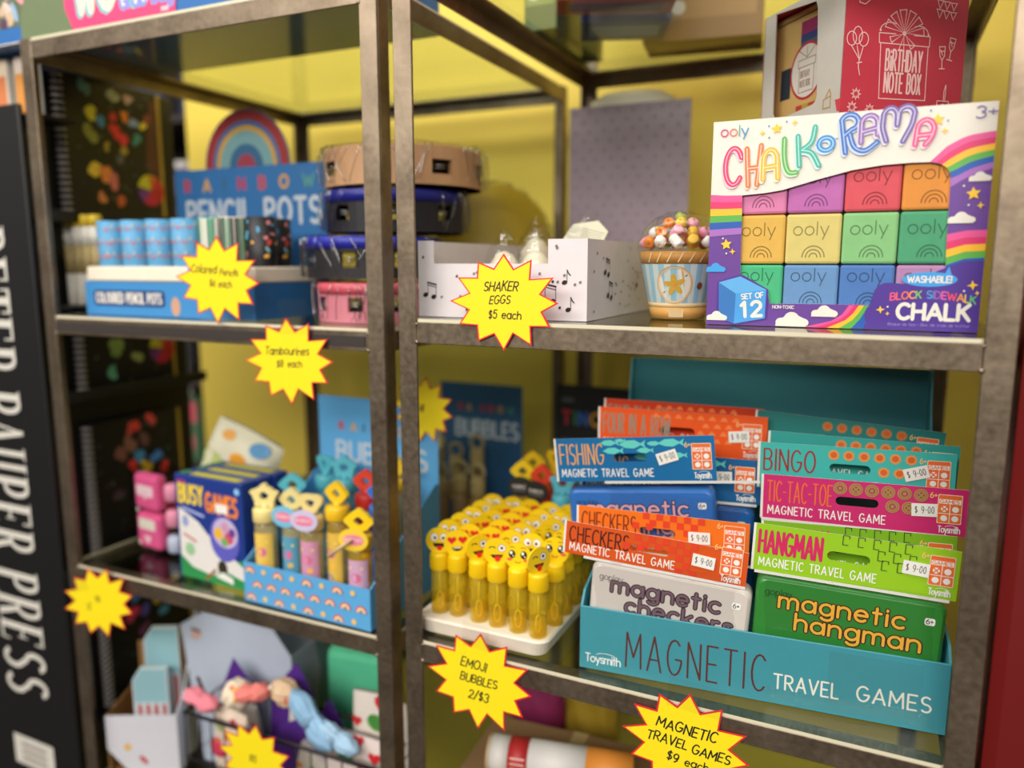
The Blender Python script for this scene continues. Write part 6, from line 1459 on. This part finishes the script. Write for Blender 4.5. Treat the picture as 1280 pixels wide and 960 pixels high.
for k in range(4):
    root = empty('paint_marker', (-.645 + k * .0190, .112, 1.2924), 0, 'white paint marker with yellow cap, %s on the small rack ledge' % ['leftmost', 'second from left', 'third from left', 'rightmost'][k], 'marker', 'paint markers on the rack')
    m = MB(); m.lathe([(.0085, 0), (.009, .001), (.009, .045)], mat(206, 202, 190, .5), n=16); m.lathe([(.009, .045), (.009, .085)], mat(176, 156, 104, .5), n=16); m.build('barrel', root)
    c = MB(); c.lathe([(.0092, .085), (.0092, .112)], mat(232, 228, 216, .5), n=16); c.build('collar', root); c = MB(); c.lathe([(.0092, .112), (.0092, .126), (.007, .129)], mat(230, 196, 50, .5), n=16); c.build('cap', root)
for k, (x, c_, c2, lab) in enumerate(((-.683, (226, 206, 180), (216, 130, 80), 'cream and orange paperback standing in the top pocket of the rack'), (-.626, (222, 206, 190), (222, 150, 70), 'cream and apricot paperback right of the other one in the rack pocket'))):
    root = empty('paperback', (x - .020, .052, 1.5504), 0, lab, 'book', 'paperbacks in the rack top pocket'); m = MB(); m.box(0, .040, 0, .012, 0, .078, mat(*c_, .5), .001)
    cv = Canvas(m, fn=lambda u, v, h: Vector((u, -h, v))); cv.rect(.002, .002, .038, .055, mat(*c2)); m.build('cover', root)
    e = MB(); e.box(.040, .0408, .001, .011, .002, .076, mat(240, 236, 226, .7)); e.build('page_edge', root)

# ============================================================= big craft box on top of the left unit
def craft_box():
    root = empty('craft_box', (-.880, .0215, LT + .0006), .585, 'large pink and blue craft kit box lying on top of the left shelf', 'box')
    W, D, H = .80, .20, .09; m = MB(); m.box(0, W, 0, D, 0, H, mat(48, 110, 178, .4), .001)
    cv = Canvas(m, fn=lambda u, v, h: Vector((u, -h, v)))
    cv.rect(0, .020, .40, H, mat(96, 110, 84)); rnd = random.Random(6)
    for k in range(60): cv.ell(rnd.uniform(.10, .38), rnd.uniform(.022, H), rnd.uniform(.006, .016), rnd.uniform(.004, .009), mat(*rnd.choice([(232, 90, 120), (222, 130, 90), (206, 180, 150), (120, 150, 90), (90, 60, 90), (240, 160, 170), (150, 180, 206), (226, 200, 190), (60, 50, 60)])), 12, rnd.uniform(0, 180))
    cv.poly([(.30, 0), (.395, 0), (.395, H), (.33, H), (.30, .03)], mat(110, 126, 90)); cv.ell(.345, .07, .022, .022, mat(170, 180, 222), 18)
    cv.poly([(.398, .0015), (.570, .0015), (.585, H), (.385, H), (.385, .03)], mat(228, 70, 122))
    cv.text('WOW!', .404, .020, .060, mat(120, 196, 206), .0125, fit=.118, gap=.2); cv.text('WOW!', .407, .022, .060, mat(240, 232, 206), .0105, fit=.118, gap=.2)
    cv.text('Grab-Bag', .482, .0165, .017, mat(140, 150, 222), .0042, fit=.086, gap=.15); cv.rect(.548, .006, .560, .011, mat(246, 190, 200))
    m.build('printed_carton', root); e = MB(); e.box(0, W, -.0006, 0.0, .0, .0014, mat(226, 222, 214)); e.build('lower_edge', root)
craft_box()
# ============================================================= the shop beyond, at the left
def gondola():
    root = empty('store_shelf', (-2.05, .95, 0), 8, 'dark shop shelving seen far behind on the left', 'shelf'); c = mat(34, 30, 32, .7); m = MB()
    m.box(0, 1.05, .30, .33, 0, 2.1, c); m.build('back_panel', root)
    for z in (.35, .72, 1.0, 1.42, 1.78): l = MB(); l.box(0, 1.05, 0, .30, z - .02, z, mat(58, 50, 48, .6)); l.build('shelf_board', root)
    for x in (0, 1.03): l = MB(); l.box(x, x + .02, 0, .30, 0, 2.1, c); l.build('side_panel', root)
gondola()
def gl(x, y, z): a = math.radians(8); return (-2.05 + x * math.cos(a) - y * math.sin(a), .95 + x * math.sin(a) + y * math.cos(a), z)
def far_bottle(label, loc, r, h, col, cap):
    root = empty('bottle', loc, 0, label, 'bottle', 'bottles on the far shop shelving'); m = MB(); m.lathe([(r * .9, 0), (r, .01), (r, h * .75), (r * .6, h * .86)], mat(*col, .4), n=20); m.build('bottle_body', root)
    c = MB(); c.lathe([(r * .62, h * .85), (r * .62, h)], mat(*cap, .4), n=16); c.build('cap', root)
far_bottle('teal bottle on the far shop shelving', gl(.66, .10, .7205), .055, .25, (38, 116, 106), (30, 80, 76))
far_bottle('white bottle beside the teal one on the far shop shelving', gl(.80, .08, .7205), .045, .25, (206, 204, 206), (226, 224, 220))
def hang_pack(label, loc, w, h, col, c2, yaw=8, grp='packets on the far shop shelving'):
    root = empty('toy_packet', loc, yaw, label, 'packet', grp); m = MB(); m.box(0, w, 0, .03, 0, h, mat(*col, .5), .006)
    cv = Canvas(m, fn=lambda u, v, hh: Vector((u, -hh, v))); cv.rect(w * .1, h * .6, w * .9, h * .9, mat(*c2)); cv.ell(w * .5, h * .3, w * .3, h * .2, mat(*c2), 14); m.build('packet', root)
    t = MB(); t.box(w * .3, w * .7, .012, .018, h, h + .02, mat(220, 216, 210)); t.build('hang_tab', root)
k = 0
for z, row in ((1.7805, [(.40, (40, 60, 96), (60, 90, 130)), (.58, (46, 66, 100), (50, 80, 110)), (.76, (206, 70, 140), (150, 90, 160)), (.90, (190, 60, 130), (226, 140, 180))]),
               (1.4205, [(.10, (60, 70, 90), (190, 60, 70)), (.30, (150, 60, 60), (220, 190, 60)), (.50, (70, 60, 110), (120, 140, 190)), (.72, (70, 76, 84), (200, 160, 90)), (.88, (186, 150, 60), (230, 210, 120))]),
               (1.0005, [(.05, (96, 120, 150), (220, 220, 220)), (.22, (60, 60, 64), (206, 90, 60)), (.42, (120, 120, 124), (220, 220, 222)), (.60, (60, 54, 60), (90, 90, 110)), (.75, (226, 90, 150), (240, 170, 200)), (.89, (206, 60, 130), (236, 150, 190))]),
               (.7205, [(.12, (60, 90, 150), (120, 150, 200)), (.30, (196, 60, 70), (240, 200, 200)), (.46, (70, 110, 80), (220, 90, 110))]),
               (.3505, [(.08, (110, 120, 140), (200, 200, 210)), (.30, (90, 60, 90), (190, 120, 160)), (.52, (60, 90, 140), (160, 190, 220)), (.74, (150, 120, 60), (220, 200, 140))])):
    for x, c1, c2 in row:
        nm = {0: 'grey'}; k += 1
        hang_pack('%s packet on the %s shelf of the far shelving, %s' % (('navy' if c1[2] > c1[0] + 20 else 'pink' if c1[0] > 180 and c1[2] > 100 else 'red' if c1[0] > 140 and c1[1] < 90 else 'mustard' if c1[0] > 140 and c1[2] < 90 else 'grey'), {1.7805: 'top', 1.4205: 'second', 1.0005: 'third', .7205: 'fourth', .3505: 'lowest'}[z], ['leftmost', 'second from left', 'third from left', 'fourth from left', 'fifth from left', 'rightmost'][row.index((x, c1, c2))]), gl(x, .06, z), .12, .22, c1, c2)
